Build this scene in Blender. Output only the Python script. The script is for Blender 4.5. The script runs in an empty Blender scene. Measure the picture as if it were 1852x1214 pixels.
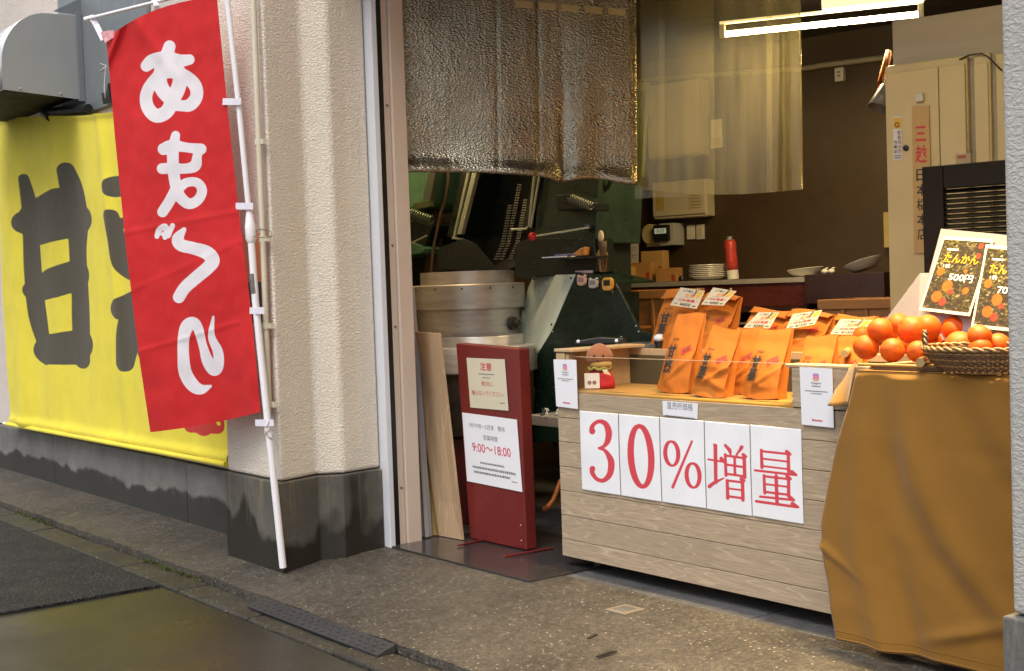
import bpy, bmesh, math, random
import numpy as np
from math import sin, cos, pi, radians, atan2, sqrt, exp
from mathutils import Vector, Matrix, noise

random.seed(7)
sc = bpy.context.scene
COL = sc.collection

# ------------------------------------------------------------------ camera
F, CX, CY, CAMH = 2350.0, 926.0, 607.0, 1.10
ROLL, PITCH = radians(1.95), radians(2.1)
r0 = Vector((1, 0, 0)); u0 = Vector((0, sin(PITCH), cos(PITCH))); FW = Vector((0, cos(PITCH), -sin(PITCH)))
RC = cos(ROLL) * r0 - sin(ROLL) * u0
UC = sin(ROLL) * r0 + cos(ROLL) * u0
CAM = Vector((0, 0, CAMH))
cam = bpy.data.cameras.new('camera'); cam_o = bpy.data.objects.new('camera', cam); COL.objects.link(cam_o)
cam_o.matrix_world = Matrix(((RC.x, UC.x, -FW.x, CAM.x), (RC.y, UC.y, -FW.y, CAM.y), (RC.z, UC.z, -FW.z, CAM.z), (0, 0, 0, 1)))
cam.sensor_fit = 'HORIZONTAL'; cam.sensor_width = 36.0; cam.lens = 36.0 * F / 1852.0
cam.clip_start = 0.05; cam.clip_end = 2000
sc.camera = cam_o

# ------------------------------------------------------------------ light
SUN_EL, SUN_AZ = radians(58), radians(205)
w = bpy.data.worlds.new('World'); sc.world = w; w.use_nodes = True
nt = w.node_tree; nt.nodes.clear()
sky = nt.nodes.new('ShaderNodeTexSky'); sky.sky_type = 'NISHITA'; sky.sun_disc = False
sky.sun_elevation = SUN_EL; sky.sun_rotation = SUN_AZ; sky.dust_density = 3.0
hsv = nt.nodes.new('ShaderNodeHueSaturation'); hsv.inputs['Saturation'].default_value = 0.28
bg = nt.nodes.new('ShaderNodeBackground'); bg.inputs['Strength'].default_value = 0.085
ow = nt.nodes.new('ShaderNodeOutputWorld')
nt.links.new(sky.outputs[0], hsv.inputs['Color']); nt.links.new(hsv.outputs[0], bg.inputs[0]); nt.links.new(bg.outputs[0], ow.inputs[0])
sl = bpy.data.lights.new('sun', 'SUN'); sl.energy = 0.9; sl.angle = radians(35); sl.color = (1.0, 0.96, 0.90)
so = bpy.data.objects.new('sun', sl); COL.objects.link(so)
sd_dir = Vector((sin(SUN_AZ) * cos(SUN_EL), cos(SUN_AZ) * cos(SUN_EL), sin(SUN_EL)))   # towards the sun
so.rotation_euler = sd_dir.to_track_quat('Z', 'Y').to_euler()
sc.view_settings.view_transform = 'Standard'; sc.view_settings.look = 'None'
sc.view_settings.exposure = 1.2; sc.view_settings.gamma = 1.0
sc.cycles.use_denoising = True
sc.cycles.max_bounces = 8; sc.cycles.transparent_max_bounces = 12
sc.cycles.sample_clamp_indirect = 6.0

# ------------------------------------------------------------------ frames
aF = atan2(1819, 2350)
UF = Vector((sin(aF), -cos(aF), 0)); NF = Vector((cos(aF), sin(aF), 0))
UI = Vector((3026, -2350, 0)).normalized(); NI = Vector((2350, 3026, 0)).normalized()
ROTF = atan2(UF.y, UF.x); ROTI = atan2(UI.y, UI.x)
FAC = Matrix.Rotation(ROTF, 4, 'Z'); INT = Matrix.Rotation(ROTI, 4, 'Z')
def ray(x, y): x, y = float(x), float(y); return RC * ((x - CX) / F) - UC * ((y - CY) / F) + FW
def pY(x, y, dep): d = ray(x, y); return CAM + d * (dep / d.y)
def pZ(x, y, z): d = ray(x, y); return CAM + d * ((z - CAMH) / d.z)
def pD(x, y, v): d = ray(x, y); return CAM + d * (v / d.dot(NF))
def pG(x, y, v): d = ray(x, y); return CAM + d * (v / d.dot(NI))
def sdz(P): return Vector((P.dot(UF), P.dot(NF), P.z))
def egz(P): return Vector((P.dot(UI), P.dot(NI), P.z))
def fac(s, d, z): return UF * s + NF * d + Vector((0, 0, z))
def itr(e, g, z): return UI * e + NI * g + Vector((0, 0, z))
def proj(P):
    P = np.asarray(P, float) - np.array(CAM)
    wv = P @ np.array(FW)
    return np.stack([CX + F * (P @ np.array(RC)) / wv, CY - F * (P @ np.array(UC)) / wv], -1)

# ------------------------------------------------------------------ materials
MATS = {}
def nodes_of(name):
    m = bpy.data.materials.new(name); m.use_nodes = True
    n = m.node_tree; b = n.nodes['Principled BSDF']
    return m, n, b
def coords(n, scale=(1, 1, 1), rot=(0, 0, 0)):
    t = n.nodes.new('ShaderNodeTexCoord'); mp = n.nodes.new('ShaderNodeMapping')
    mp.inputs['Scale'].default_value = scale; mp.inputs['Rotation'].default_value = rot
    n.links.new(t.outputs['Object'], mp.inputs[0]); return mp.outputs[0]
def noise_n(n, vec, scale, detail=4, rough=.55, dist=0):
    x = n.nodes.new('ShaderNodeTexNoise'); x.inputs['Scale'].default_value = scale; x.inputs['Detail'].default_value = detail
    x.inputs['Roughness'].default_value = rough; x.inputs['Distortion'].default_value = dist
    n.links.new(vec, x.inputs['Vector']); return x.outputs['Fac']
def ramp(n, fac_, stops):
    x = n.nodes.new('ShaderNodeValToRGB'); e = x.color_ramp.elements
    while len(e) < len(stops): e.new(.5)
    for q, (p, c) in zip(e, stops):
        q.position = p; q.color = (*c, 1) if len(c) == 3 else c
    n.links.new(fac_, x.inputs[0]); return x.outputs[0]
def mixc(n, f, a, b, mode='MIX'):
    x = n.nodes.new('ShaderNodeMix'); x.data_type = 'RGBA'; x.blend_type = mode
    for i, v in ((0, f), (6, a), (7, b)):
        if hasattr(v, 'default_value'): n.links.new(v, x.inputs[i])
        elif i == 0: x.inputs[0].default_value = v
        else: x.inputs[i].default_value = (*v, 1)
    return x.outputs[2]
def mrange(n, v, a, b, c, d):
    x = n.nodes.new('ShaderNodeMapRange'); x.clamp = True
    for i, q in zip(range(1, 5), (a, b, c, d)): x.inputs[i].default_value = q
    n.links.new(v, x.inputs[0]); return x.outputs[0]
def math_n(n, op, a, b):
    x = n.nodes.new('ShaderNodeMath'); x.operation = op
    for i, v in ((0, a), (1, b)):
        if hasattr(v, 'default_value'): n.links.new(v, x.inputs[i])
        else: x.inputs[i].default_value = v
    return x.outputs[0]
def bump(n, b, h, strength, dist=.01):
    x = n.nodes.new('ShaderNodeBump'); x.inputs['Strength'].default_value = strength; x.inputs['Distance'].default_value = dist
    n.links.new(h, x.inputs['Height'])
    prev = b.inputs['Normal'].links
    if prev: n.links.new(prev[0].from_socket, x.inputs['Normal'])
    n.links.new(x.outputs[0], b.inputs['Normal'])
def setb(n, b, key, v):
    if hasattr(v, 'default_value'): n.links.new(v, b.inputs[key])
    elif isinstance(v, tuple): b.inputs[key].default_value = (*v, 1)
    else: b.inputs[key].default_value = v
def dark(c, k): return tuple(x * k for x in c)
def mat(name, col, rough=.55, metal=0., var=.14, vs=6., bs=0., bscale=60., bdist=.004, spec=.5, stretch=(1, 1, 1), rvar=.12, sheen=0., trans=0.):
    if name in MATS: return MATS[name]
    m, n, b = nodes_of(name)
    v = coords(n, stretch)
    f = noise_n(n, v, vs, 6, .6)
    c = ramp(n, f, [(.25, dark(col, 1 - var)), (.75, dark(col, 1 + var))])
    setb(n, b, 'Base Color', c)
    f2 = noise_n(n, v, vs * 3.1, 5, .65)
    setb(n, b, 'Roughness', mrange(n, f2, .3, .7, max(.03, rough - rvar), min(1, rough + rvar)))
    setb(n, b, 'Metallic', metal); b.inputs['Specular IOR Level'].default_value = spec
    if sheen: b.inputs['Sheen Weight'].default_value = sheen
    if bs: bump(n, b, noise_n(n, v, bscale, 4, .6), bs, bdist)
    MATS[name] = m; return m
def cloth_mat(name, col, thr=900, trans=.25, var=.1):
    """woven cloth that lets some light through"""
    if name in MATS: return MATS[name]
    m, n, b = nodes_of(name)
    v = coords(n); f = noise_n(n, v, 5, 5)
    c = ramp(n, f, [(.3, dark(col, 1 - var)), (.7, dark(col, 1 + var))])
    setb(n, b, 'Base Color', c); setb(n, b, 'Roughness', .75); b.inputs['Specular IOR Level'].default_value = .25
    b.inputs['Sheen Weight'].default_value = .15
    bump(n, b, noise_n(n, v, thr, 2), .15, .001)
    bump(n, b, noise_n(n, coords(n, (1, 1, .6), (.3, .5, 0)), 9, 5, .55, .8), .25, .010)
    for sc_, ro, st_ in ((3.2, (.2, .6, .3), .16), (6.5, (.9, .2, 1.1), .10)):
        rd = n.nodes.new('ShaderNodeTexNoise'); rd.noise_type = 'RIDGED_MULTIFRACTAL'; rd.inputs['Scale'].default_value = sc_; rd.inputs['Detail'].default_value = 3
        n.links.new(coords(n, (1, 1, .7), ro), rd.inputs['Vector']); bump(n, b, rd.outputs['Fac'], st_, .012)
    if trans:
        tl = n.nodes.new('ShaderNodeBsdfTranslucent'); n.links.new(c, tl.inputs[0])
        mx = n.nodes.new('ShaderNodeMixShader'); mx.inputs[0].default_value = trans
        out = n.nodes['Material Output']
        n.links.new(b.outputs[0], mx.inputs[1]); n.links.new(tl.outputs[0], mx.inputs[2]); n.links.new(mx.outputs[0], out.inputs[0])
    MATS[name] = m; return m
def ink_mat(name, base, inks, rough=.6, trans=0., fold=False):
    """printed sheet: each ink is laid where its distance attribute is negative (pixels)"""
    m, n, b = nodes_of(name)
    v = coords(n); f = noise_n(n, v, 6, 5)
    c = ramp(n, f, [(.3, dark(base, .93)), (.7, dark(base, 1.05))])
    for attr, col in inks:
        a = n.nodes.new('ShaderNodeAttribute'); a.attribute_name = attr
        k = mrange(n, a.outputs['Fac'], -.55, .55, 1, 0)
        cc = ramp(n, noise_n(n, v, 9, 4), [(.3, dark(col, .95)), (.7, dark(col, 1.04))])
        c = mixc(n, k, c, cc)
    setb(n, b, 'Base Color', c); setb(n, b, 'Roughness', rough); b.inputs['Specular IOR Level'].default_value = .3
    if fold:
        bump(n, b, noise_n(n, v, 700, 2), .12, .001)
        bump(n, b, noise_n(n, coords(n, (1.6, 1.6, .5)), 9, 5, .6, 1.2), .35, .012)
        b.inputs['Sheen Weight'].default_value = .1
    if trans:
        tl = n.nodes.new('ShaderNodeBsdfTranslucent'); n.links.new(c, tl.inputs[0])
        mx = n.nodes.new('ShaderNodeMixShader'); mx.inputs[0].default_value = trans
        n.links.new(b.outputs[0], mx.inputs[1]); n.links.new(tl.outputs[0], mx.inputs[2])
        n.links.new(mx.outputs[0], n.nodes['Material Output'].inputs[0])
    return m
def stucco(name, col, strength=.9, scale=95, var=.05):
    m, n, b = nodes_of(name); v = coords(n)
    f = noise_n(n, v, 2.2, 6, .6)
    st = noise_n(n, coords(n, (7, 7, .45)), 2.4, 5, .6)
    c = ramp(n, f, [(.25, dark(col, 1 - var * 1.6)), (.75, dark(col, 1 + var))])
    c = mixc(n, mrange(n, st, .55, .8, 0, .22), c, dark(col, .62))
    setb(n, b, 'Base Color', c); setb(n, b, 'Roughness', .82); b.inputs['Specular IOR Level'].default_value = .25
    v2 = coords(n, (1, 1, 1.5))
    h = noise_n(n, v2, scale, 3, .5, .6); h2 = mrange(n, h, .38, .72, 0, 1)
    bump(n, b, h2, strength, .006)
    bump(n, b, noise_n(n, v, scale * 3, 3), .25, .002)
    MATS[name] = m; return m
def stained_concrete(name, col, wet, z_mid, amp, scl=7, soft=.008, stain=(.26, .23, .17)):
    """grey render with a dark wet band whose upper edge wanders round z_mid (object z)"""
    m, n, b = nodes_of(name); v = coords(n)
    f = noise_n(n, v, 5, 7, .65); fine = noise_n(n, v, 60, 4, .6)
    c = ramp(n, f, [(.3, dark(col, .72)), (.55, col), (.75, dark(col, 1.35))])
    c = mixc(n, mrange(n, fine, .35, .7, 0, .35), c, dark(col, .6))
    sep = n.nodes.new('ShaderNodeSeparateXYZ'); n.links.new(v, sep.inputs[0])
    edge = noise_n(n, coords(n, (1, 1, .55)), scl, 2.2, .45)
    e = math_n(n, 'ADD', sep.outputs[2], mrange(n, edge, .25, .75, -amp, amp))
    k = mrange(n, e, z_mid - soft, z_mid + soft, 1, 0)
    c = mixc(n, k, c, mixc(n, f, dark(wet, .7), dark(wet, 1.5)))
    drip = noise_n(n, coords(n, (13, 13, 1.1)), 1.5, 6, .72)
    hi_ = mrange(n, sep.outputs[2], .08, .40, 0, 1)
    c = mixc(n, math_n(n, 'MULTIPLY', mrange(n, drip, .50, .66, 0, .75), hi_), c, stain)
    setb(n, b, 'Base Color', c); setb(n, b, 'Roughness', mixc(n, k, (.75,) * 3, (.5,) * 3)); b.inputs['Specular IOR Level'].default_value = .35
    bump(n, b, fine, .35, .004)
    MATS[name] = m; return m
def ground_mat(name, cols, rough=(.35, .7), grit=220, bs=.5, speck=None, tone=3., bd=.004, moss=None, agg=.38):
    m, n, b = nodes_of(name); v = coords(n)
    f = noise_n(n, v, tone, 7, .62, .3); g = noise_n(n, v, grit, 3, .6); mid = noise_n(n, v, grit / 6, 4, .6)
    c = ramp(n, f, [(.3, cols[0]), (.52, cols[1]), (.75, cols[2])])
    c = mixc(n, mrange(n, g, .35, .68, .45, 0), c, dark(cols[0], .35))
    c = mixc(n, mrange(n, mid, .5, .75, 0, .4), c, dark(cols[2], 1.15))
    va = n.nodes.new('ShaderNodeTexVoronoi'); va.inputs['Scale'].default_value = grit * .8; n.links.new(v, va.inputs['Vector'])
    sa = n.nodes.new('ShaderNodeSeparateColor'); n.links.new(va.outputs['Color'], sa.inputs[0])
    c = mixc(n, mrange(n, sa.outputs[1], .1, .9, agg, 0), c, dark(cols[0], .22)); c = mixc(n, mrange(n, sa.outputs[2], .72, 1, 0, agg * .8), c, dark(cols[2], 1.5))
    bump(n, b, va.outputs['Distance'], bs * agg, bd)
    if speck:
        vo = n.nodes.new('ShaderNodeTexVoronoi'); vo.inputs['Scale'].default_value = grit * .62; n.links.new(v, vo.inputs['Vector'])
        sep = n.nodes.new('ShaderNodeSeparateColor'); n.links.new(vo.outputs['Color'], sep.inputs[0])
        k = math_n(n, 'MULTIPLY', mrange(n, vo.outputs['Distance'], .2, .34, 1, 0), mrange(n, sep.outputs[0], .86, .93, 0, .8))
        c = mixc(n, k, c, speck)
    if moss:
        mm = noise_n(n, v, 2.2, 5, .6)
        c = mixc(n, mrange(n, mm, .5, .75, 0, .6), c, moss)
    setb(n, b, 'Base Color', c)
    setb(n, b, 'Roughness', mrange(n, noise_n(n, v, tone * 1.7, 5), .3, .7, *rough))
    bump(n, b, g, bs, bd)
    MATS[name] = m; return m
def plank_mat(name, col, scale=1.0, contrast=.35, axis='x', gloss=.5, cath=True):
    """long wood grain with cathedral figure along object x (or z)"""
    if name in MATS: return MATS[name]
    m, n, b = nodes_of(name)
    st = (.55, 3, 7.5) if axis == 'x' else (7.5, 3, .55)
    oi = n.nodes.new('ShaderNodeObjectInfo')
    v0 = coords(n, st)
    ad = n.nodes.new('ShaderNodeVectorMath'); ad.operation = 'ADD'; n.links.new(v0, ad.inputs[0])
    cmb = n.nodes.new('ShaderNodeCombineXYZ')
    for i in range(3): n.links.new(math_n(n, 'MULTIPLY', oi.outputs['Random'], 37. + 11 * i), cmb.inputs[i])
    n.links.new(cmb.outputs[0], ad.inputs[1]); v = ad.outputs[0]
    big = noise_n(n, v, 1.7 * scale, 2, .4)
    rings = math_n(n, 'FRACT', math_n(n, 'MULTIPLY', big, 22.0), 0)
    rr = mrange(n, math_n(n, 'ABSOLUTE', math_n(n, 'SUBTRACT', rings, .5), 0), 0, .5, 0, 1)
    fib = noise_n(n, v, 22 * scale, 6, .7)
    tone = noise_n(n, v, .8 * scale, 3)
    c = ramp(n, fib, [(.25, dark(col, 1 - contrast)), (.5, col), (.8, dark(col, 1 + contrast * .8))])
    if cath: c = mixc(n, mrange(n, rr, .78, .97, 0, .6), c, dark(col, 1.5))
    c = mixc(n, mrange(n, tone, .4, .75, 0, .4), c, dark(col, .7))
    setb(n, b, 'Base Color', c); setb(n, b, 'Roughness', gloss)
    bump(n, b, fib, .2, .002)
    MATS[name] = m; return m
def emit(name, col, strength):
    m, n, b = nodes_of(name)
    b.inputs['Base Color'].default_value = (.9, .9, .85, 1)
    b.inputs['Emission Color'].default_value = (*col, 1); b.inputs['Emission Strength'].default_value = strength
    MATS[name] = m; return m
def film_mat(name, tint, haze=.12):
    m, n, b = nodes_of(name)
    v = coords(n)
    tr = n.nodes.new('ShaderNodeBsdfTransparent'); tr.inputs[0].default_value = (*tint, 1)
    tl = n.nodes.new('ShaderNodeBsdfTranslucent'); tl.inputs[0].default_value = (.62, .55, .28, 1)
    df = n.nodes.new('ShaderNodeBsdfDiffuse'); df.inputs[0].default_value = (.42, .34, .12, 1)
    gl = n.nodes.new('ShaderNodeBsdfGlossy'); gl.inputs['Roughness'].default_value = .22; gl.inputs[0].default_value = (1, 1, .92, 1)
    a = n.nodes.new('ShaderNodeMixShader'); a.inputs[0].default_value = .5
    n.links.new(tl.outputs[0], a.inputs[1]); n.links.new(df.outputs[0], a.inputs[2])
    h = n.nodes.new('ShaderNodeMixShader')
    fz = noise_n(n, coords(n, (6, 6, .6)), 2.5, 5, .6)
    n.links.new(mrange(n, fz, .3, .75, haze * .5, haze * 1.7), h.inputs[0])
    n.links.new(tr.outputs[0], h.inputs[1]); n.links.new(a.outputs[0], h.inputs[2])
    g = n.nodes.new('ShaderNodeMixShader')
    lw = n.nodes.new('ShaderNodeLayerWeight'); lw.inputs[0].default_value = .25
    n.links.new(mrange(n, lw.outputs['Fresnel'], 0, 1, .03, .35), g.inputs[0])
    n.links.new(h.outputs[0], g.inputs[1]); n.links.new(gl.outputs[0], g.inputs[2])
    bp = n.nodes.new('ShaderNodeBump'); bp.inputs['Strength'].default_value = .35; bp.inputs['Distance'].default_value = .01
    n.links.new(noise_n(n, coords(n, (5, 5, 1)), 4, 4), bp.inputs['Height']); n.links.new(bp.outputs[0], gl.inputs['Normal'])
    n.links.new(g.outputs[0], n.nodes['Material Output'].inputs[0])
    MATS[name] = m; return m

# ------------------------------------------------------------------ mesh builder (stores world points)
I4 = Matrix.Identity(4)
class MB:
    def __init__(s, M=I4): s.v = []; s.f = []; s.mi = []; s.M = M; s.cur = 0
    def add(s, vs, fs, M=None):
        M = s.M if M is None else M; k = len(s.v)
        s.v += [M @ Vector(p) for p in vs]; s.f += [tuple(i + k for i in f) for f in fs]; s.mi += [s.cur] * len(fs); return s
    def box(s, a, b, M=None):
        x0, y0, z0 = a; x1, y1, z1 = b
        return s.add([(x0, y0, z0), (x1, y0, z0), (x1, y1, z0), (x0, y1, z0), (x0, y0, z1), (x1, y0, z1), (x1, y1, z1), (x0, y1, z1)],
                     [(0, 3, 2, 1), (4, 5, 6, 7), (0, 1, 5, 4), (1, 2, 6, 5), (2, 3, 7, 6), (3, 0, 4, 7)], M)
    def prism(s, pts, off, M=None):
        """polygon (3-D points) pushed along vector off"""
        n = len(pts); off = Vector(off); P = [Vector(p) for p in pts]
        fs = [tuple(range(n)), tuple(range(2 * n - 1, n - 1, -1))] + [(i, i + n, (i + 1) % n + n, (i + 1) % n) for i in range(n)]
        return s.add(P + [p + off for p in P], fs, M)
    def tube(s, path, r, n=10, cap=True, M=None):
        P = [Vector(p) for p in path]; rs = r if isinstance(r, (list, tuple)) else [r] * len(P)
        vs = []; fs = []; up = None
        for i, p in enumerate(P):
            t = (P[min(i + 1, len(P) - 1)] - P[max(i - 1, 0)]).normalized()
            if up is None:
                up = Vector((0, 0, 1)) if abs(t.z) < .9 else Vector((1, 0, 0))
            a = t.cross(up).normalized(); up = a.cross(t).normalized()
            for k in range(n):
                q = 2 * pi * k / n; vs.append(p + (a * cos(q) + up * sin(q)) * rs[i])
        for i in range(len(P) - 1):
            for k in range(n):
                fs.append((i * n + k, i * n + (k + 1) % n, (i + 1) * n + (k + 1) % n, (i + 1) * n + k))
        if cap: fs += [tuple(range(n - 1, -1, -1)), tuple(range((len(P) - 1) * n, len(P) * n))]
        return s.add(vs, fs, M)
    def lathe(s, prof, c=(0, 0, 0), n=32, M=None, sx=1, sy=1, a0=0, a1=2 * pi):
        full = abs(a1 - a0 - 2 * pi) < 1e-6; m = n if full else n + 1
        vs = []; fs = []
        for r, z in prof:
            for k in range(m):
                q = a0 + (a1 - a0) * k / n; vs.append((c[0] + r * cos(q) * sx, c[1] + r * sin(q) * sy, c[2] + z))
        for i in range(len(prof) - 1):
            for k in range(n):
                k2 = (k + 1) % m
                fs.append((i * m + k, i * m + k2, (i + 1) * m + k2, (i + 1) * m + k))
        return s.add(vs, fs, M)
    def sphere(s, c, r, n=20, sc_=(1, 1, 1), M=None, fn=None):
        vs = []; fs = []; h = n // 2
        for i in range(h + 1):
            t = pi * i / h
            for k in range(n):
                q = 2 * pi * k / n; d = Vector((sin(t) * cos(q), sin(t) * sin(q), cos(t)))
                rr = r * (fn(d) if fn else 1)
                vs.append((c[0] + d.x * rr * sc_[0], c[1] + d.y * rr * sc_[1], c[2] + d.z * rr * sc_[2]))
        for i in range(h):
            for k in range(n):
                fs.append((i * n + k, (i + 1) * n + k, (i + 1) * n + (k + 1) % n, i * n + (k + 1) % n))
        return s.add(vs, fs, M)
    def grid(s, fn, nu, nv, M=None):
        vs = [fn(i / nu, j / nv) for j in range(nv + 1) for i in range(nu + 1)]
        fs = [(j * (nu + 1) + i, j * (nu + 1) + i + 1, (j + 1) * (nu + 1) + i + 1, (j + 1) * (nu + 1) + i) for j in range(nv) for i in range(nu)]
        return s.add(vs, fs, M)
    def poly(s, pts, M=None): return s.add(pts, [tuple(range(len(pts)))], M)
    def build(s, name, mats, parent=None, smooth=False, bevel=0., solid=0., label=None, loc=None, rot=0., segs=2):
        if parent is None:
            if loc is None:
                zs = min(p.z for p in s.v); loc = sum(s.v, Vector()) / len(s.v); loc = Vector((loc.x, loc.y, zs))
            root = (Vector(loc), rot)
        else: root = ROOT[parent.name]
        inv = Matrix.Rotation(-root[1], 4, 'Z') @ Matrix.Translation(-root[0])
        me = bpy.data.meshes.new(name); me.from_pydata([inv @ p for p in s.v], [], s.f)
        mats = mats if isinstance(mats, (list, tuple)) else [mats]
        for m in mats: me.materials.append(m)
        if len(mats) > 1: me.polygons.foreach_set('material_index', s.mi)
        bm = bmesh.new(); bm.from_mesh(me); bmesh.ops.remove_doubles(bm, verts=bm.verts, dist=1e-6) if not getattr(s, 'keep', False) else None
        bmesh.ops.recalc_face_normals(bm, faces=bm.faces); bm.to_mesh(me); bm.free()
        if smooth:
            me.polygons.foreach_set('use_smooth', [True] * len(me.polygons))
            if smooth is not True: me.set_sharp_from_angle(angle=radians(smooth))
        o = bpy.data.objects.new(name, me); COL.objects.link(o); ROOT[o.name] = root
        if parent is None: o.location = root[0]; o.rotation_euler = (0, 0, root[1])
        else: o.parent = parent
        if solid:
            q = o.modifiers.new('thickness', 'SOLIDIFY'); q.thickness = solid; q.offset = 0
        if bevel:
            q = o.modifiers.new('bevel', 'BEVEL'); q.width = bevel; q.segments = segs; q.limit_method = 'ANGLE'; q.angle_limit = radians(40)
            q.harden_normals = False
        if label: o['label'] = label
        return o
ROOT = {}
def tag(o, label, cat, group=None):
    o['label'] = label; o['category'] = cat
    if group: o['group'] = group
    return o
def struct(o, label=None):
    o['kind'] = 'structure'
    if label: o['label'] = label
    return o
def thing(name, label, cat, loc, rot=0., group=None):
    o = bpy.data.objects.new(name, None); COL.objects.link(o); o.location = loc; o.rotation_euler = (0, 0, rot)
    o.empty_display_size = .05
    ROOT[o.name] = (Vector(loc), rot); return tag(o, label, cat, group)

# ------------------------------------------------------------------ lettering
TXT = {}
def glyphs(body, bold=0., sp=1.0):
    k = (body, bold, sp)
    if k in TXT: return TXT[k]
    c = bpy.data.curves.new('t', 'FONT'); c.body = body; c.offset = bold; c.resolution_u = 3; c.space_character = sp
    o = bpy.data.objects.new('t', c); COL.objects.link(o); bpy.context.view_layer.update()
    me = bpy.data.meshes.new_from_object(o.evaluated_get(bpy.context.evaluated_depsgraph_get()))
    v = np.array([x.co[:2] for x in me.vertices]).reshape(-1, 2); f = [tuple(p.vertices) for p in me.polygons]
    bpy.data.objects.remove(o); bpy.data.curves.remove(c); bpy.data.meshes.remove(me)
    if len(v): lo, hi = v.min(0), v.max(0); v = v - (lo + hi) / 2; sz = hi - lo
    else: sz = np.ones(2)
    TXT[k] = (v, f, sz); return TXT[k]
def put(mb, body, fn, cx, cy, h=None, wd=None, bold=0., ang=0., sp=1.0):
    """text centred at (cx, cy); h = height, wd = width (metres); fn maps (x, y) to the surface"""
    v, f, sz = glyphs(body, bold, sp)
    kx = wd / sz[0] if wd else h / sz[1]; ky = h / sz[1] if h else wd / sz[0]
    ca, sa = cos(ang), sin(ang)
    mb.add([fn(cx + (x * kx) * ca - (y * ky) * sa, cy + (x * kx) * sa + (y * ky) * ca) for x, y in v], f, I4)
def put_v(mb, body, fn, cx, top, h, wd=None, bold=0.):
    for i, ch in enumerate(body): put(mb, ch, fn, cx, top - h * (i + .5), h * .86, wd or h * .9, bold)
def bars(mb, fn, cx, cy, wd, h, seed=0, ang=0.):
    """a line of print too small to read: a row of tiny dashes"""
    R = random.Random(seed); x = -wd / 2
    while x < wd / 2:
        q = min(R.uniform(.5, 1.6) * h, wd / 2 - x)
        pts = [(x, -h / 2), (x + q * .8, -h / 2), (x + q * .8, h / 2 * R.uniform(.5, 1)), (x, h / 2 * R.uniform(.5, 1))]
        ca, sa = cos(ang), sin(ang)
        mb.add([fn(cx + a * ca - b * sa, cy + a * sa + b * ca) for a, b in pts], [(0, 1, 2, 3)], I4); x += q
def quad_fn(P0, ex, ey, off):
    P0, ex, ey, off = Vector(P0), Vector(ex), Vector(ey), Vector(off)
    return lambda x, y: P0 + ex * x + ey * y + off
def seg_sdf(px, strokes):
    """signed distance (px units) from points to a union of round strokes [(x,y,r),...]"""
    out = np.full(px.shape[:-1], 99.)
    for st in strokes:
        if len(st) == 1: st = [st[0], (st[0][0] + .01, st[0][1], st[0][2])]
        for (x0, y0, q0), (x1, y1, q1) in zip(st, st[1:]):
            a = np.array([x0, y0]); d = np.array([x1 - x0, y1 - y0]); L = max(d @ d, 1e-9)
            t = np.clip(((px - a) @ d) / L, 0, 1)
            dist = np.linalg.norm(px - a - t[..., None] * d, axis=-1) - (q0 + (q1 - q0) * t)
            out = np.minimum(out, dist)
    return out
def smooth_st(st, k=6):
    """Catmull-Rom through stroke points"""
    P = [np.array(p, float) for p in st]
    if len(P) < 3: return st
    P = [2 * P[0] - P[1]] + P + [2 * P[-1] - P[-2]]; o = []
    for i in range(1, len(P) - 2):
        a, b, c, d = P[i - 1:i + 3]
        for j in range(k):
            t = j / k
            o.append(tuple(.5 * (2 * b + (c - a) * t + (2 * a - 5 * b + 4 * c - d) * t * t + (3 * b - a - 3 * c + d) * t ** 3)))
    o.append(tuple(P[-2])); return o
def ink_sheet(name, P, layers, material, parent, base_px=None, solid=0.):
    """P: (nv+1, nu+1, 3) world points; layers {attr: strokes in photo pixels}"""
    nv, nu = P.shape[0] - 1, P.shape[1] - 1
    px = proj(P if base_px is None else base_px)
    root = ROOT[parent.name] if parent is not None else (Vector(P.reshape(-1, 3)[P.reshape(-1, 3)[:, 2].argmin()]), ROTF)
    inv = Matrix.Rotation(-root[1], 4, 'Z') @ Matrix.Translation(-root[0])
    me = bpy.data.meshes.new(name)
    fs = [(j * (nu + 1) + i, (j + 1) * (nu + 1) + i, (j + 1) * (nu + 1) + i + 1, j * (nu + 1) + i + 1) for j in range(nv) for i in range(nu)]
    me.from_pydata([inv @ Vector(p) for p in P.reshape(-1, 3)], [], fs); me.materials.append(material)
    for a, st in layers.items():
        q = me.attributes.new(a, 'FLOAT', 'POINT'); q.data.foreach_set('value', np.clip(seg_sdf(px.reshape(-1, 2), st), -12, 12).astype(np.float32))
    me.polygons.foreach_set('use_smooth', [True] * len(me.polygons))
    o = bpy.data.objects.new(name, me); COL.objects.link(o); ROOT[o.name] = root
    if parent is not None: o.parent = parent
    else: o.location = root[0]; o.rotation_euler = (0, 0, root[1])
    if solid: q = o.modifiers.new('thickness', 'SOLIDIFY'); q.thickness = solid; q.offset = -1
    return o
def slab(mb, pxs, val, thick, plane='g'):
    fn, nn = (pG, NI) if plane == 'g' else (pD, NF)
    mb.prism([fn(x, y, val) for x, y in pxs], nn * thick, I4)

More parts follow.
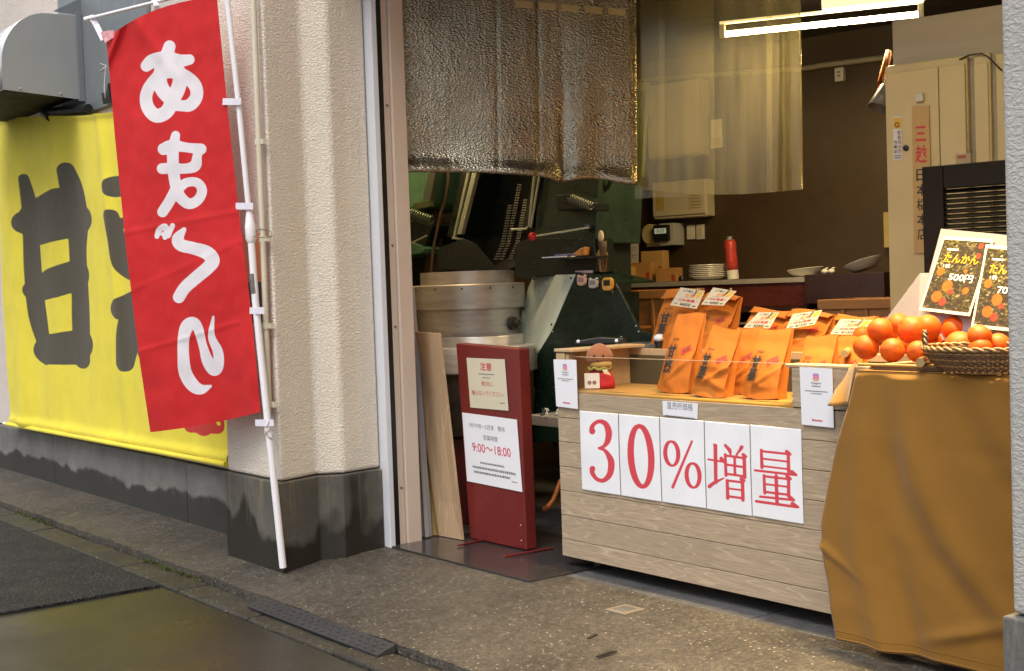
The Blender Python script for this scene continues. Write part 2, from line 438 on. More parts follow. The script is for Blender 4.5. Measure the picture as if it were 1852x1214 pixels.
# ================================================================== SETTING
asphalt = ground_mat('asphalt', [(.008, .008, .009), (.014, .014, .015), (.026, .025, .025)], (.5, .8), 85, 1.0, (.12, .115, .11), 2.5, .012, agg=.75)
slabm = ground_mat('wet_road_concrete', [(.019, .018, .0135), (.029, .027, .020), (.042, .038, .028)], (.22, .42), 260, .22, (.2, .18, .13), 1.1, .003, agg=.12)
pavem = ground_mat('pavement_concrete', [(.050, .043, .034), (.086, .074, .058), (.130, .112, .086)], (.36, .7), 115, .8, (.36, .32, .25), 2.3, .006)
gutm = ground_mat('gutter_stone', [(.026, .023, .017), (.044, .038, .028), (.068, .058, .042)], (.4, .65), 120, .7, (.3, .28, .2), 3.5, .005, (.045, .05, .02))

b = MB(FAC); b.box((-120, -200, -.5), (120, 2.08, -.08)); struct(b.build('road', slabm, loc=(0, 0, -.5), rot=ROTF))
b = MB(FAC); b.box((-60, 1.1, -.0765), (-5.10, 2.074, -.07))     # rougher strip of asphalt, one step proud of the slab
b.v = []; b.f = []; b.mi = []
random.seed(3)
def asph(u, v):
    s = -60 + (54.9) * u if u < .6 else -27.06 + (-5.10 + 27.06) * (u - .6) / .4
    d = -40 + 42.076 * v
    return (s + (0.01 * noise.noise((d * 9, 0, 1)) if u == 1 else 0), d + (.008 * noise.noise((s * 8, 3, 1)) if v == 1 else 0), -.074)
b.grid(asph, 60, 40); struct(b.build('asphalt_patch', asphalt, loc=(-5, -1, -.08), rot=ROTF, solid=.008))
# kerb gutter stones, each 0.6 m
b = MB(FAC)
for k in range(-24, 8):
    s0 = -4.95 + k * .62; dz = random.uniform(-.003, .003)
    b.box((s0 + .004, 2.084, -.3), (s0 + .612, 2.222, -.068 + dz))
struct(b.build('gutter', gutm, loc=(-5, 2.1, -.3), rot=ROTF, bevel=.008))
# pavement apron, with a broken front edge
def pav(u, v):
    s = -16 + 18 * u
    d = 2.236 + (3.136 - 2.236) * v
    e = .012 * noise.noise((s * 7, 0, 5)) + .007 * noise.noise((s * 31, 0, 2))
    if v == 0: d += e
    z = -.042 * (1 - min(1, (d - 2.236) / .62)) + .0035 * noise.noise((s * 2.2, d * 2.2, 0)) * (v < .99)
    return (s, d, z)
b = MB(FAC); NUx = 900
b.grid(pav, NUx, 12)
k = len(b.v); fr = [b.v[i] for i in range(NUx + 1)]
b.v += [p - Vector((0, 0, .25)) for p in fr]; b.f += [(i, k + i, k + i + 1, i + 1) for i in range(NUx)]; b.mi += [0] * NUx
struct(b.build('pavement', pavem, loc=(-5, 2.6, -.3), rot=ROTF, smooth=35))
# moss and weeds in the joint
mossm = mat('moss', (.075, .095, .018), .9, var=.45, vs=60, bs=.6, bscale=300)
b = MB(FAC); random.seed(11)
for i in range(420):
    s = random.uniform(-9.0, -3.6)
    if noise.noise((s * 1.6, 0, 9)) < .02: continue
    for j in range(5):
        c = Vector((s + random.gauss(0, .012), 2.216 + random.gauss(0, .006), -.066)); q = random.uniform(0, 2 * pi); h = random.uniform(.004, .016); r = random.uniform(.002, .006)
        b.add([c + Vector((cos(q) * r, sin(q) * r, 0)), c - Vector((cos(q) * r, sin(q) * r, 0)), c + Vector((random.gauss(0, .006), random.gauss(-.003, .005), h))], [(0, 1, 2)])
o = b.build('moss', mossm, loc=(-5, 2.2, -.07), rot=ROTF); o['kind'] = 'stuff'; o['label'] = 'green moss growing along the kerb joint'
# shop floor
floorm = ground_mat('shop_floor_concrete', [(.06, .06, .06), (.10, .10, .102), (.15, .15, .152)], (.35, .6), 150, .3, None, 4., .002, agg=.2)
b = MB(FAC); b.box((-9, 3.14, -.2), (-2.86, 8.5, -.0005)); b.box((-2.853, 3.14, -.2), (2, 8.5, -.0005))
struct(b.build('shop_floor', floorm, loc=(-4, 5, -.2), rot=ROTF, bevel=.003))

# ---- walls
cream = stucco('cream_stucco', (.76, .685, .58), .62, 95)
pinkst = stucco('pale_stucco', (.68, .60, .54), .6, 110)
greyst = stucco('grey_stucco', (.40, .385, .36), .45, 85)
plinthm = stained_concrete('plinth_concrete', (.17, .165, .152), (.034, .032, .028), .14, .04, 5, .010, (.2, .19, .17))
plinthd = stained_concrete('pillar_plinth_concrete', (.105, .098, .082), (.022, .019, .014), .20, .22, 4.2, .03, (.27, .19, .10))
plinthr = stained_concrete('right_plinth_concrete', (.12, .118, .112), (.03, .029, .027), .16, .16, 5, .02)
t = thing('wall', 'pale stucco facade wall behind the yellow banner and vent hood', 'wall', fac(-7.2, 2.66, -.02), ROTF)
b = MB(FAC); b.box((-16, 2.662, .292), (-5.24, 3.2, 4.6)); b.build('wall_face', pinkst, t)
b = MB(FAC); s_ = -16.
while s_ < -5.3:
    e_ = min(s_ + 1.98, -5.25); b.box((s_, 2.642, -.06), (e_ - .006, 3.2, .285 + random.uniform(-.003, .003))); s_ += 1.98
b.build('plinth', plinthm, t, bevel=.008)
# left pillar with a stepped reveal
def pillar_prof(o):   # o = inset from the plinth face
    P = [(-5.255 + o, 2.45 + o), (-4.735 - o, 2.45 + o), (-4.765 - o, 2.565), (-4.795 - o, 2.66), (-4.735 - o, 2.745 + o), (-4.752 - o, 2.84), (-4.765 - o, 2.955), (-5.255 + o, 2.955)]
    return P
t = thing('pillar', 'cream stucco pillar with stepped reveal and stained dark base left of the shop opening', 'pillar', fac(-4.99, 2.7, -.02), ROTF)
def pill(prof, z0, z1): bb = MB(FAC); bb.prism([(x, y, z0) for x, y in prof], (0, 0, z1 - z0)); return bb
pill(pillar_prof(.012), .345, 4.6).build('shaft', cream, t, bevel=.014, segs=3)
pill(pillar_prof(0), -.06, .341).build('plinth', plinthd, t, bevel=.006)
# right pillar
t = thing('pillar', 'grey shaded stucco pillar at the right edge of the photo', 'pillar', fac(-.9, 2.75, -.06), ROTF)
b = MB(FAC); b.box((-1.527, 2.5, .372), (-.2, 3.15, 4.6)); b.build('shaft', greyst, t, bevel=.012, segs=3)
b = MB(FAC); b.box((-1.542, 2.485, -.06), (-.18, 3.15, .368)); b.build('plinth', plinthr, t, bevel=.006)
b = MB(FAC); b.box((-.15, 2.62, -.06), (9, 3.15, 4.6)); tag(b.build('wall', pinkst, loc=fac(3, 2.8, 0), rot=ROTF), 'pale stucco wall carrying on to the right of the grey pillar', 'wall')
# lintel and the building above
b = MB(FAC); b.box((-5.24, 2.70, 2.62), (-.2, 3.14, 4.6)); tag(b.build('lintel', cream, loc=fac(-3, 2.8, 2.62), rot=ROTF), 'cream lintel above the shop opening', 'wall')
# shop box in the turned interior frame
brown = mat('brown_wall_paint', (.056, .034, .014), .5, var=.1, vs=3, bs=.15, bscale=70)
ceilm = mat('dark_ceiling', (.05, .042, .034), .7, var=.2, vs=3)
b = MB(INT); b.box((-7, 6.82, -.1), (.5, 7.0, 2.6)); tag(b.build('wall', brown, loc=itr(-3, 6.9, 0), rot=ROTI), 'dark brown back wall of the shop', 'wall')
b = MB(FAC); b.box((-8, 3.145, 2.44), (1.5, 9, 2.5)); struct(b.build('ceiling', ceilm, loc=fac(-3, 5, 2.44), rot=ROTF))
b = MB(FAC); b.box((-6.2, 3.2, -.05), (-6.1, 9, 2.6)); tag(b.build('wall', brown, loc=fac(-6.15, 6, 0), rot=ROTF), 'dark side wall of the shop behind the roasters', 'wall')
b = MB(FAC); b.box((-.15, 3.16, -.05), (-.05, 9, 2.6)); tag(b.build('wall', brown, loc=fac(-.1, 6, 0), rot=ROTF), 'dark side wall of the shop hidden behind the right pillar', 'wall')

# ---- white shutter rail and beige jamb
alu = mat('painted_aluminium', (.62, .63, .68), .4, var=.05)
beigep = mat('beige_painted_steel', (.56, .45, .37), .45, var=.05, bs=.05)
blackm = mat('black_steel', (.010, .011, .010), .38, var=.3)
t = thing('shutter_rail', 'narrow white upright shutter rail between the pillar and the beige jamb', 'rail', fac(-4.74, 2.98, 0), ROTF)
b = MB(FAC); b.box((-4.85, 2.958, 0), (-4.722, 2.985, 2.62)); b.build('channel', alu, t, bevel=.003)
b = MB(FAC); b.box((-4.85, 2.986, 0), (-4.74, 3.018, 2.62)); b.build('groove', blackm, t)
t = thing('door_jamb', 'beige painted steel jamb at the left of the shop opening', 'jamb', fac(-4.8, 3.06, 0), ROTF)
b = MB(FAC); b.box((-4.95, 3.02, 0), (-4.742, 3.052, 2.62)); b.box((-4.95, 3.053, 0), (-4.728, 3.125, 2.62)); b.build('frame', beigep, t, bevel=.004)
for z in (.25, .95, 1.3, 1.9):
    b = MB(FAC); b.lathe([(0, 0), (.005, 0), (.005, .003), (0, .003)], n=10, M=FAC @ Matrix.Translation((-4.742, 3.035, z)) @ Matrix.Rotation(radians(90), 4, 'Y'))
    b.build('screw', mat('screw_steel', (.2, .19, .18), .4, .9), t)

# ---- conduit pipe on the pillar
pipem = mat('cream_pipe', (.62, .56, .43), .45, var=.08)
t = thing('conduit_pipe', 'thin cream conduit pipe running down the pillar corner', 'pipe', fac(-4.76, 2.43, .62), ROTF)
b = MB(FAC); b.tube([(-4.775, 2.435, .63), (-4.762, 2.432, 1.2), (-4.755, 2.43, 3.2)], .0125, 12); b.build('pipe', pipem, t, smooth=40)
for z in (.66, .98, 1.33, 1.72):
    b = MB(FAC); b.tube([(-4.77 + .003 * z, 2.432, z - .012), (-4.77 + .003 * z, 2.432, z + .012)], .0165, 12); b.box((-4.77, 2.433, z - .01), (-4.728, 2.447, z + .01)); b.build('bracket', pipem, t, smooth=40)

# ---- grey steel panel and range hood on the left wall
galv = mat('galvanised_steel', (.36, .365, .355), .42, .35, .05, 3)
galvd = mat('grey_steel_panel', (.23, .25, .26), .45, .4, .1, 4)
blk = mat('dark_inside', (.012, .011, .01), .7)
b = MB(FAC); b.box((-7.62, 2.635, 2.16), (-6.33, 2.66, 3.6)); tag(b.build('steel_panel', galvd, loc=fac(-7, 2.65, 2.16), rot=ROTF, bevel=.003), 'grey steel wall panel behind the vent hood', 'panel')
t = thing('vent_hood', 'curved grey steel vent hood jutting from the wall above the yellow banner', 'hood', fac(-7.6, 2.4, 2.24), ROTF)
def hoodprof(r0_, zt, zb, d1):   # side outline (d, z)
    pts = [(2.634, zb), (2.634, zt)]
    for k in range(0, 13):
        q = radians(90 - 90 * k / 12) ; pts.append((d1 + .26 - .26 * cos(q), zt - .30 + .30 * sin(q)))
    pts.append((d1, zb + .03)); return pts
HP = hoodprof(.2, 2.70, 2.235, 2.19)
b = MB(FAC)
b.poly([(-7.25, d, z) for d, z in HP]); b.build('side_panel', galv, t, solid=.003)
b = MB(FAC)
for (d0, z0), (d1, z1) in zip(HP[1:], HP[2:]): b.add([(-8.5, d0, z0), (-7.252, d0, z0), (-7.252, d1, z1), (-8.5, d1, z1)], [(0, 1, 2, 3)])
b.build('curved_cowl', mat('pale_cowl_steel', (.5, .51, .52), .3, .5), t, smooth=30, solid=.003)
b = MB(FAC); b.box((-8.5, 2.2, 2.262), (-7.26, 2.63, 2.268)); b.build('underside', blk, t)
b = MB(FAC); b.box((-7.247, 2.60, 2.225), (-7.235, 2.634, 2.72)); b.build('edge_flange', galvd, t, bevel=.002)
for d, z in ((2.28, 2.275), (2.5, 2.262), (2.615, 2.25)):
    b = MB(FAC); b.sphere((-7.244, d, z), .006, 10); b.build('rivet', mat('rivet', (.5, .5, .48), .35, .8), t, smooth=True)
b = MB(FAC); b.prism([(-7.25, 2.634, 2.71), (-7.25, 2.634, 2.80), (-7.25, 2.48, 2.715)], (-.006, 0, 0)); b.build('bracket', galvd, t)
# black cord and clip tied above the banner
t = thing('cord_clip', 'black clip and frayed cords hanging beside the red flag', 'clip', pD(188, 200, 2.6), ROTF)
b = MB(); P = [pD(x, y, 2.6) for x, y in ((192, 118), (190, 140), (189, 160), (191, 178))]
b.tube(P, .004, 6); b.tube([pD(181, 115, 2.58), pD(192, 119, 2.58)], .002, 6); b.tube([pD(180, 130, 2.59), pD(191, 122, 2.59)], .004, 6); b.build('cord', mat('pale_cord', (.6, .58, .55), .7), t, smooth=True)
b = MB(); slab(b, [(183, 168), (190, 176), (195, 150), (198, 186), (186, 188)], 2.6, .02, 'd'); b.build('clip', blackm, t, bevel=.002)
b = MB(FAC); b.tube([pD(80, 204, 2.6), pD(160, 196, 2.6)], .025, 8, M=I4); b.tube([pD(78, 203, 2.6), pD(92, 210, 2.6)], [.02, .035], 8, M=I4)
tag(b.build('floodlight_arm', blackm, loc=pD(120, 204, 2.6), rot=ROTF, smooth=40), 'black pipe arm under the vent hood just above the yellow banner', 'pipe')

twm = mat('dark_twig', (.03, .022, .016), .8)
for i, (x0, y0, x1, y1) in enumerate(((1080, 1188, 1115, 1178), (1064, 1155, 1080, 1148))):
    A_, B_ = pZ(x0, y0, -.012), pZ(x1, y1, -.010); b = MB(); b.tube([A_, A_.lerp(B_, .5) + Vector((.004, .006, .003)), B_], [.004, .006, .003], 7)
    tag(b.build('twig', twm, rot=ROTF, smooth=True), ['longer dark twig lying on the pavement before the counter', 'shorter dark twig lying behind the longer one on the pavement'][i], 'twig', 'twigs on the pavement')

# ================================================================== YELLOW BANNER
A = lambda L, ox=0, oy=0, k=2.89: [(ox + x / k, oy + y / k, r / k) for x, y, r in L]
Yk = []
Yk.append(smooth_st([(50, 322, 7), (58, 370, 11), (62, 430, 12), (67, 500, 13), (76, 580, 15), (90, 650, 10)]))
Yk.append(smooth_st([(121, 308, 14), (133, 350, 20), (140, 400, 20), (140, 450, 16), (143, 520, 16), (147, 590, 18), (151, 652, 15)]))
Yk += [[(57, 402, 22), (80, 392, 36), (112, 376, 36), (146, 396, 24)], [(76, 415, 28), (140, 400, 26)]]
Yk += [[(74, 524, 22), (100, 512, 27), (135, 498, 27)]]
Yk += [[(93, 632, 27), (120, 630, 30), (145, 624, 28)], [(92, 650, 9), (140, 648, 12)]]
Yk += [[(215, 338, 19), (275, 330, 19), (345, 330, 17)], smooth_st([(208, 391, 12), (218, 430, 13), (232, 480, 17), (262, 492, 17), (330, 480, 16), (350, 430, 14), (352, 385, 13)]),
       [(238, 395, 8), (238, 460, 7)], [(225, 404, 10), (345, 392, 11)], [(235, 466, 13), (340, 455, 12)], [(265, 395, 11), (272, 470, 11)], [(310, 392, 11), (308, 465, 11)],
       smooth_st([(226, 558, 20), (255, 548, 24), (300, 536, 22), (350, 532, 19)]), smooth_st([(242, 560, 16), (240, 610, 22), (233, 655, 17)]), smooth_st([(258, 600, 12), (275, 640, 16), (300, 668, 12)]),
       smooth_st([(292, 500, 12), (292, 600, 14), (292, 700, 12)]), smooth_st([(310, 590, 14), (340, 620, 16), (362, 650, 12)])]
Yr = [[(352, 702, 12), (403, 694, 12), (404, 772, 12), (352, 770, 12), (352, 702, 12)], [(378, 700, 22), (378, 766, 22)]]
Yw = [[(384, 742, 3), (398, 752, 3), (407, 766, 3)], [(365, 715, 4), (392, 712, 4)], [(378, 712, 3), (372, 745, 4)]]
nu, nv = 300, 190
t = thing('banner', 'yellow cloth banner with large dark chestnut writing hung on the left wall', 'banner', fac(-7.25, 2.6, .3), ROTF)
P = np.zeros((nv + 1, nu + 1, 3)); B0 = np.zeros_like(P)
for j in range(nv + 1):
    for i in range(nu + 1):
        u, v = i / nu, j / nv
        sl_, sr_ = -8.72 - .03 * v, -5.50
        s = sl_ + (sr_ - sl_) * u
        zt = 2.292 - .30 * u + .012 * sin(u * 9); zb = .318 + .018 * u
        z = zt + (zb - zt) * v
        fold = .035 * exp(-((u - .10) / .05) ** 2) * (.3 + .7 * v) + .012 * sin(u * 26 + 1.3 * v) * (.4 + .6 * sin(pi * v)) + .02 * sin(u * 7 + 2) * sin(pi * v)
        fold += .008 * noise.noise((u * 9, v * 5, 3)) + .022 * exp(-((u - .56 - .06 * v) / .02) ** 2) * (1 - v) ** .5
        edge = .012 * exp(-(v / .012) ** 2) + .016 * exp(-((v - .985) / .014) ** 2)
        B0[j, i] = fac(s, 2.62, z); P[j, i] = fac(s, 2.60 - fold - edge, z)
ym = ink_mat('yellow_banner_cloth', (.86, .72, .055), [('ink', (.085, .07, .045)), ('red', (.6, .03, .02)), ('white', (.85, .7, .03))], .7, .12, True)
ink_sheet('cloth', P, {'ink': Yk, 'red': Yr, 'white': Yw}, ym, t, B0)
b = MB(FAC); b.tube([(-8.80, 2.578, .318), (-5.505, 2.578, .336)], .013, 10); b.build('bottom_hem', cloth_mat('yellow_hem', (.86, .72, .055), 900, .1), t, smooth=40)
b = MB(FAC); b.tube([(-8.86, 2.578, .318), (-8.79, 2.578, .318)], .010, 10); b.build('rod_end', mat('white_plastic', (.75, .74, .72), .4, var=.03), t, smooth=40)

# ================================================================== POSTER ON PILLAR (behind the flag)
t = thing('poster', 'orange black and pink menu poster on the pillar behind the red flag', 'poster', fac(-5.0, 2.44, .64), ROTF)
pp = [(.64, .99, (.72, .55, .52), 'price_area'), (.99, 1.16, (.02, .014, .012), 'dark_photo'), (1.16, 1.36, (.75, .26, .08), 'orange_heading')]
for z0, z1, c, nm in pp:
    b = MB(FAC); b.box((-5.19, 2.452, z0), (-4.805, 2.458, z1)); b.build(nm, mat('poster_' + nm, c, .4, var=.1), t)
b = MB(); fn = quad_fn(fac(-4.86, 2.451, .8), UF, Vector((0, 0, 1)), Vector()); put(b, '00', fn, 0, .02, .05); bars(b, fn, 0, -.05, .08, .008, 3); b.build('lettering', mat('poster_red_ink', (.6, .12, .08), .5), t)

# ================================================================== RED FLAG
RK = []
c1 = lambda L: A(L); c2 = lambda L: A(L, 0, 400)
RK.append(smooth_st(c1([(765, 345, 30), (800, 318, 36), (870, 305, 36), (940, 318, 33), (990, 312, 27)])))
RK.append(smooth_st(c1([(886, 243, 31), (868, 300, 34), (835, 400, 36), (850, 470, 38), (895, 520, 36), (930, 555, 26)])))
RK.append(smooth_st(c1([(940, 375, 30), (935, 450, 38), (905, 520, 36), (870, 585, 36), (815, 605, 36), (772, 560, 34), (765, 495, 32), (800, 430, 32), (870, 375, 36), (950, 390, 34), (1015, 440, 34), (1028, 500, 33), (995, 548, 33), (945, 555, 27)])))
RK.append(smooth_st(c1([(855, 780, 31), (900, 762, 30), (980, 772, 25), (1050, 780, 29)])))
RK.append(smooth_st(c1([(848, 882, 28), (900, 880, 28), (970, 882, 26), (1020, 866, 30), (1030, 820, 24), (1040, 790, 22)])))
RK.append(smooth_st(c1([(918, 708, 23), (905, 780, 30), (905, 870, 30), (915, 950, 30), (935, 1020, 30), (985, 1065, 28), (1035, 1045, 26), (1056, 995, 26), (1030, 955, 24), (975, 955, 24), (935, 985, 26)])))
RK.append(smooth_st(c1([(925, 970, 26), (890, 1045, 28), (850, 1108, 28)])))
RK.append(smooth_st(c2([(820, 80, 13), (832, 45, 14), (862, 28, 15), (872, 55, 14), (862, 85, 13)]), 4)); RK.append(c2([(848, 68, 9), (872, 62, 9)])); RK.append(smooth_st(c2([(902, 24, 13), (890, 50, 13), (880, 78, 12)]), 4))
RK.append(smooth_st(c2([(962, 44, 12), (930, 92, 30), (945, 125, 32), (1010, 142, 32), (1080, 165, 36), (1112, 205, 36), (1085, 245, 34), (1020, 300, 33), (965, 350, 32), (935, 398, 31)])))
RK.append(smooth_st(c2([(1103, 862, 6), (1050, 880, 26), (1005, 855, 34), (968, 790, 34), (958, 700, 30), (960, 610, 30), (978, 550, 34), (1010, 530, 28), (1035, 560, 26), (1060, 650, 22), (1085, 730, 30), (1120, 775, 34), (1142, 745, 28), (1138, 680, 26), (1105, 600, 18), (1115, 500, 6)])))
SP = lambda pts, v: np.array([np.interp(v, [p[2] for p in pts], [p[k] for p in pts]) for k in (0, 1)])
Lft = [(192, 72, 0), (196, 110, .05), (208, 250, .25), (228, 450, .53), (252, 650, .82), (272, 782, 1)]
Rgt = [(392, -8, 0), (410, 180, .25), (431, 375, .51), (454, 560, .76), (471, 745, 1)]
nu, nv = 90, 260
P = np.zeros((nv + 1, nu + 1, 3)); B0 = np.zeros_like(P)
for j in range(nv + 1):
    for i in range(nu + 1):
        u, v = i / nu, j / nv
        l, r = SP(Lft, v), SP(Rgt, v); px, py = l + (r - l) * u
        py += (-18 * sin(pi * u ** .8) * (1 - v) ** 8 + 10 * u * (1 - u) * 4 * v ** 20 * .4)
        dep = 5.55 - .30 * u + .02 * sin(v * 5 + 1)
        q = .010 * sin(u * 9 - v * 7) * v + .012 * noise.noise((u * 3, v * 5, 1)) + .004 * noise.noise((u * 10, v * 24, 2))
        q += .0035 * exp(-((v - .49 - .03 * u) / .007) ** 2) + .0035 * exp(-((v - .80 + .02 * u) / .006) ** 2) * (u < .9) + .0022 * exp(-((v - .64 + .05 * u) / .007) ** 2)
        q += .006 * noise.noise((u * 5 + v * 6, v * 9 - u * 3, 7)) * v
        q += .03 * exp(-((u + v * 2.6 - .12) / .05) ** 2) * exp(-v * 9) + .02 * exp(-((u - .25 - v * 2.0) / .06) ** 2) * exp(-v * 10)
        q += .02 * exp(-((u - .93) / .05) ** 2) * max(0, v - .55)
        B0[j, i] = pY(px, py, dep); P[j, i] = pY(px, py, dep - q)
t = thing('nobori_flag', 'tall red flag with white brush writing on a slim white pole', 'flag', pD(512, 1028, 2.435), ROTF)
rm = ink_mat('red_flag_cloth', (.60, .016, .018), [('ink', (.80, .76, .80))], .72, .16, True)
ink_sheet('cloth', P, {'ink': RK}, rm, t, B0)
wp = mat('white_pole_plastic', (.80, .77, .79), .35, var=.04)
pole_px = [(512, 1027), (485, 770), (462, 545), (452, 400), (432, 192), (410, -10), (398, -110)]
pole = [pY(x, y, z) for (x, y), z in zip(pole_px, (5.22, 5.225, 5.23, 5.235, 5.24, 5.25, 5.25))]
b = MB(); b.tube(pole[:4], .0145, 14); b.build('lower_pole', wp, t, smooth=40)
b = MB(); b.tube(pole[3:], .0115, 14); b.build('upper_pole', wp, t, smooth=40)
b = MB(); b.tube([pole[3] + (pole[2] - pole[3]) * k for k in (-.12, .0, .06, .22, .27)], [.013, .018, .022, .022, .016], 14); b.build('joint_collar', wp, t, smooth=40)
b = MB(); b.tube([pole[2] + (pole[1] - pole[2]) * k for k in (-.22, -.06)], .0149, 14); b.build('sticker', mat('pole_sticker', (.16, .14, .12), .5, var=.7, vs=70), t, smooth=40)
cb0 = pY(156, 35, 5.60); cb1 = pole[-1]
b = MB(); b.tube([cb0, pY(285, 3, 5.45), pY(392, -24, 5.27)], .0075, 10); b.tube([pY(153, 36, 5.6), pY(170, 31, 5.6)], .011, 10); b.build('crossbar', wp, t, smooth=40)
tapem = mat('pale_tape', (.72, .68, .76), .5, var=.06)
def strap(pts, wd, name='loop', m=tapem):
    b = MB(); Q = [pY(x, y, z) for x, y, z in pts]
    d = (Q[-1] - Q[0]).normalized(); sv = d.cross(Vector((0, -1, 0))).normalized() * wd
    vs = [q + sv for q in Q] + [q - sv for q in Q]; n = len(Q)
    b.add(vs, [(i, i + 1, n + i + 1, n + i) for i in range(n - 1)]); b.build(name, m, t, solid=.002)
for (x, y), dp in zip(((430, 184), (452, 373), (472, 562), (489, 765)), (5.238, 5.234, 5.228, 5.222)):
    strap([(x - 27, y, dp + .03), (x - 10, y, dp - .016), (x + 6, y, dp - .018)], .0135)
strap([(279, -2, 5.45), (283, 10, 5.44), (285, 26, 5.46)], .011); strap([(166, 32, 5.59), (174, 45, 5.585), (187, 72, 5.55)], .012)
b = MB()
b.add([pY(x, y, 5.535) for x, y in ((182, 58), (205, 54), (209, 66), (196, 74), (190, 78), (184, 66))], [(0, 1, 2, 3, 4, 5)]); b.build('patch', mat('clear_patch', (.68, .33, .36), .3, var=.4, vs=60), t, solid=.002)
b = MB(); st = pole[1]
for k in range(5): b.tube([st + Vector((.015 * cos(k + q), -.017 * sin(k * 2 + q) - .004, -.02 * k * .3 - .012 * q)) for q in range(4)], .0022, 6)
b.tube([pY(486, 760, 5.2), pY(478, 778, 5.2), pY(484, 787, 5.2)], .002, 6); b.build('string', mat('pale_cord2', (.62, .6, .56), .8), t, smooth=True)
b = MB(); b.tube([pY(459, 428, 5.215), pY(470, 430, 5.215), pY(492, 428, 5.24), pY(490, 418, 5.25), pY(470, 414, 5.24), pY(452, 428, 5.23)], .0018, 6); b.build('wire', mat('rusty_wire', (.16, .12, .09), .6, .5), t, smooth=True)

# ================================================================== RAMP, THRESHOLD, STUDS
rub = mat('black_rubber', (.028, .029, .032), .42, var=.2, bs=.2, bscale=200)
t = thing('kerb_ramp', 'black rubber kerb ramp with raised studs lying along the pavement edge', 'ramp', fac(-4.0, 2.2, -.07), ROTF)
b = MB(FAC); b.prism([(-4.46, 2.150, -.066), (-4.46, 2.150, -.058), (-4.46, 2.222, -.037), (-4.46, 2.222, -.066)], (.92, 0, 0)); b.build('wedge', rub, t, bevel=.002)
b = MB(FAC)
for i in range(19):
    for r_ in range(3):
        s = -4.43 + i * .047 + (r_ % 2) * .022; d = 2.164 + r_ * .0215; b.sphere((s, d, -.066 + .0085 + (d - 2.15) * .29), .0078, 8, (1.35, .8, .5))
b.build('stud', rub, t, smooth=True)
plm = mat('dark_floor_plate', (.06, .055, .055), .16, .35, .3, 4, .05, 40, rvar=.08)
b = MB(FAC); b.box((-4.73, 2.965, .001), (-3.775, 3.62, .009)); tag(b.build('floor_plate', plm, loc=fac(-4.25, 3.3, .001), rot=ROTF, bevel=.001), 'thin dark shiny plate on the floor in the doorway', 'floor plate')
t = thing('pavement_marker', 'small square metal marker set in the pavement before the counter', 'marker', pZ(1130, 1103, 0), ROTF)
p_ = sdz(pZ(1130, 1103, 0)); b = MB(FAC); b.box((p_.x - .028, p_.y - .028, .001), (p_.x + .028, p_.y + .028, .006)); b.build('plate', mat('marker_metal', (.20, .19, .18), .4, .6), t, bevel=.002)
b = MB(FAC); b.box((p_.x - .05, p_.y - .05, -.003), (p_.x + .05, p_.y + .05, .0035)); b.build('mortar', mat('pale_mortar', (.15, .125, .095), .8, bs=.4), t, bevel=.004)

# ================================================================== COUNTER
rustic = plank_mat('bleached_wood_planks', (.38, .29, .195), 1.0, .38, 'x', .55)
rustic2 = plank_mat('pale_board', (.52, .36, .20), .8, .18, 'x', .5, False)
rusticv = plank_mat('pale_board_upright', (.52, .36, .20), .8, .18, 'z', .5, False)
mustard = cloth_mat('mustard_cloth', (.36, .185, .025), 900, 0.)
S0, S1, DF, DB = -3.885, -2.42, 3.22, 3.602
counter = thing('counter', 'pale wood plank sales counter with a sunken display box', 'counter', fac(-3.15, 3.6, .03), ROTF)
rows = [.05, .118, .212, .308, .402, .498, .592, .69]
for i, (z0, z1) in enumerate(zip(rows, rows[1:])):
    b = MB(FAC); b.box((S0, DF + random.uniform(0, .0012), z0), (S1, DF + .018, z1 - .0022)); b.build('plank', rustic, counter, bevel=.0012)
b = MB(FAC)
b.box((S0 + .001, DF + .019, .05), (S0 + .022, DB, .8435)); b.box((S1 - .022, DF + .019, .05), (S1 - .001, DB, .83)); b.box((S0 + .023, DB - .018, .05), (S1 - .023, DB, .84))
b.build('side_board', rusticv, counter, bevel=.0015)
b = MB(FAC); b.box((S0 + .0225, DF + .02, .688), (S1 - .0225, DB - .0185, .699)); b.build('display_floor', mustard, counter)
b = MB(FAC); b.tube([(S0 + .045, DF + .014, .692), (-2.72, DF + .014, .692)], .009, 8); b.grid(lambda u, v: (S0 + .045 + 1.12 * u, DF + .012 + .20 * v, .7015 + .0012 * sin(u * 30)), 30, 6)
b.build('display_cloth', mustard, counter, smooth=True)
for s0, s1 in ((S0, S0 + .052),): 
    b = MB(FAC); b.box((s0, DF - .001, .692), (s1, DF + .05, .842)); b.build('post', rusticv, counter, bevel=.002)
b = MB(FAC); b.box((S0 + .055, DF + .004, .694), (S0 + .07, DF + .035, .838)); b.build('post', rusticv, counter, bevel=.002)
b = MB(FAC); b.box((S0 - .006, DF - .006, .8455), (S0 + .10, DB, .858)); b.build('top_board', rustic2, counter, bevel=.003)
b = MB(FAC); b.box((-2.715, DF - .002, .692), (S1, DF + .03, .818)); b.build('end_board', rustic, counter, bevel=.0015)
b = MB(FAC); b.box((-2.74, DF - .004, .8185), (S1, DF + .06, .828)); b.build('end_cap', rustic2, counter, bevel=.002)
olive = mat('dark_olive_panel', (.085, .068, .035), .5, var=.15)
b = MB(FAC); b.box((S0 + .034, DB - .024, .70), (S1 - .024, DB - .0185, .815)); b.build('back_panel', olive, counter)
b = MB(FAC); b.box((S0 + .023, DF + .055, .70), (S0 + .033, DB - .025, .843)); b.build('inner_side', rusticv, counter)
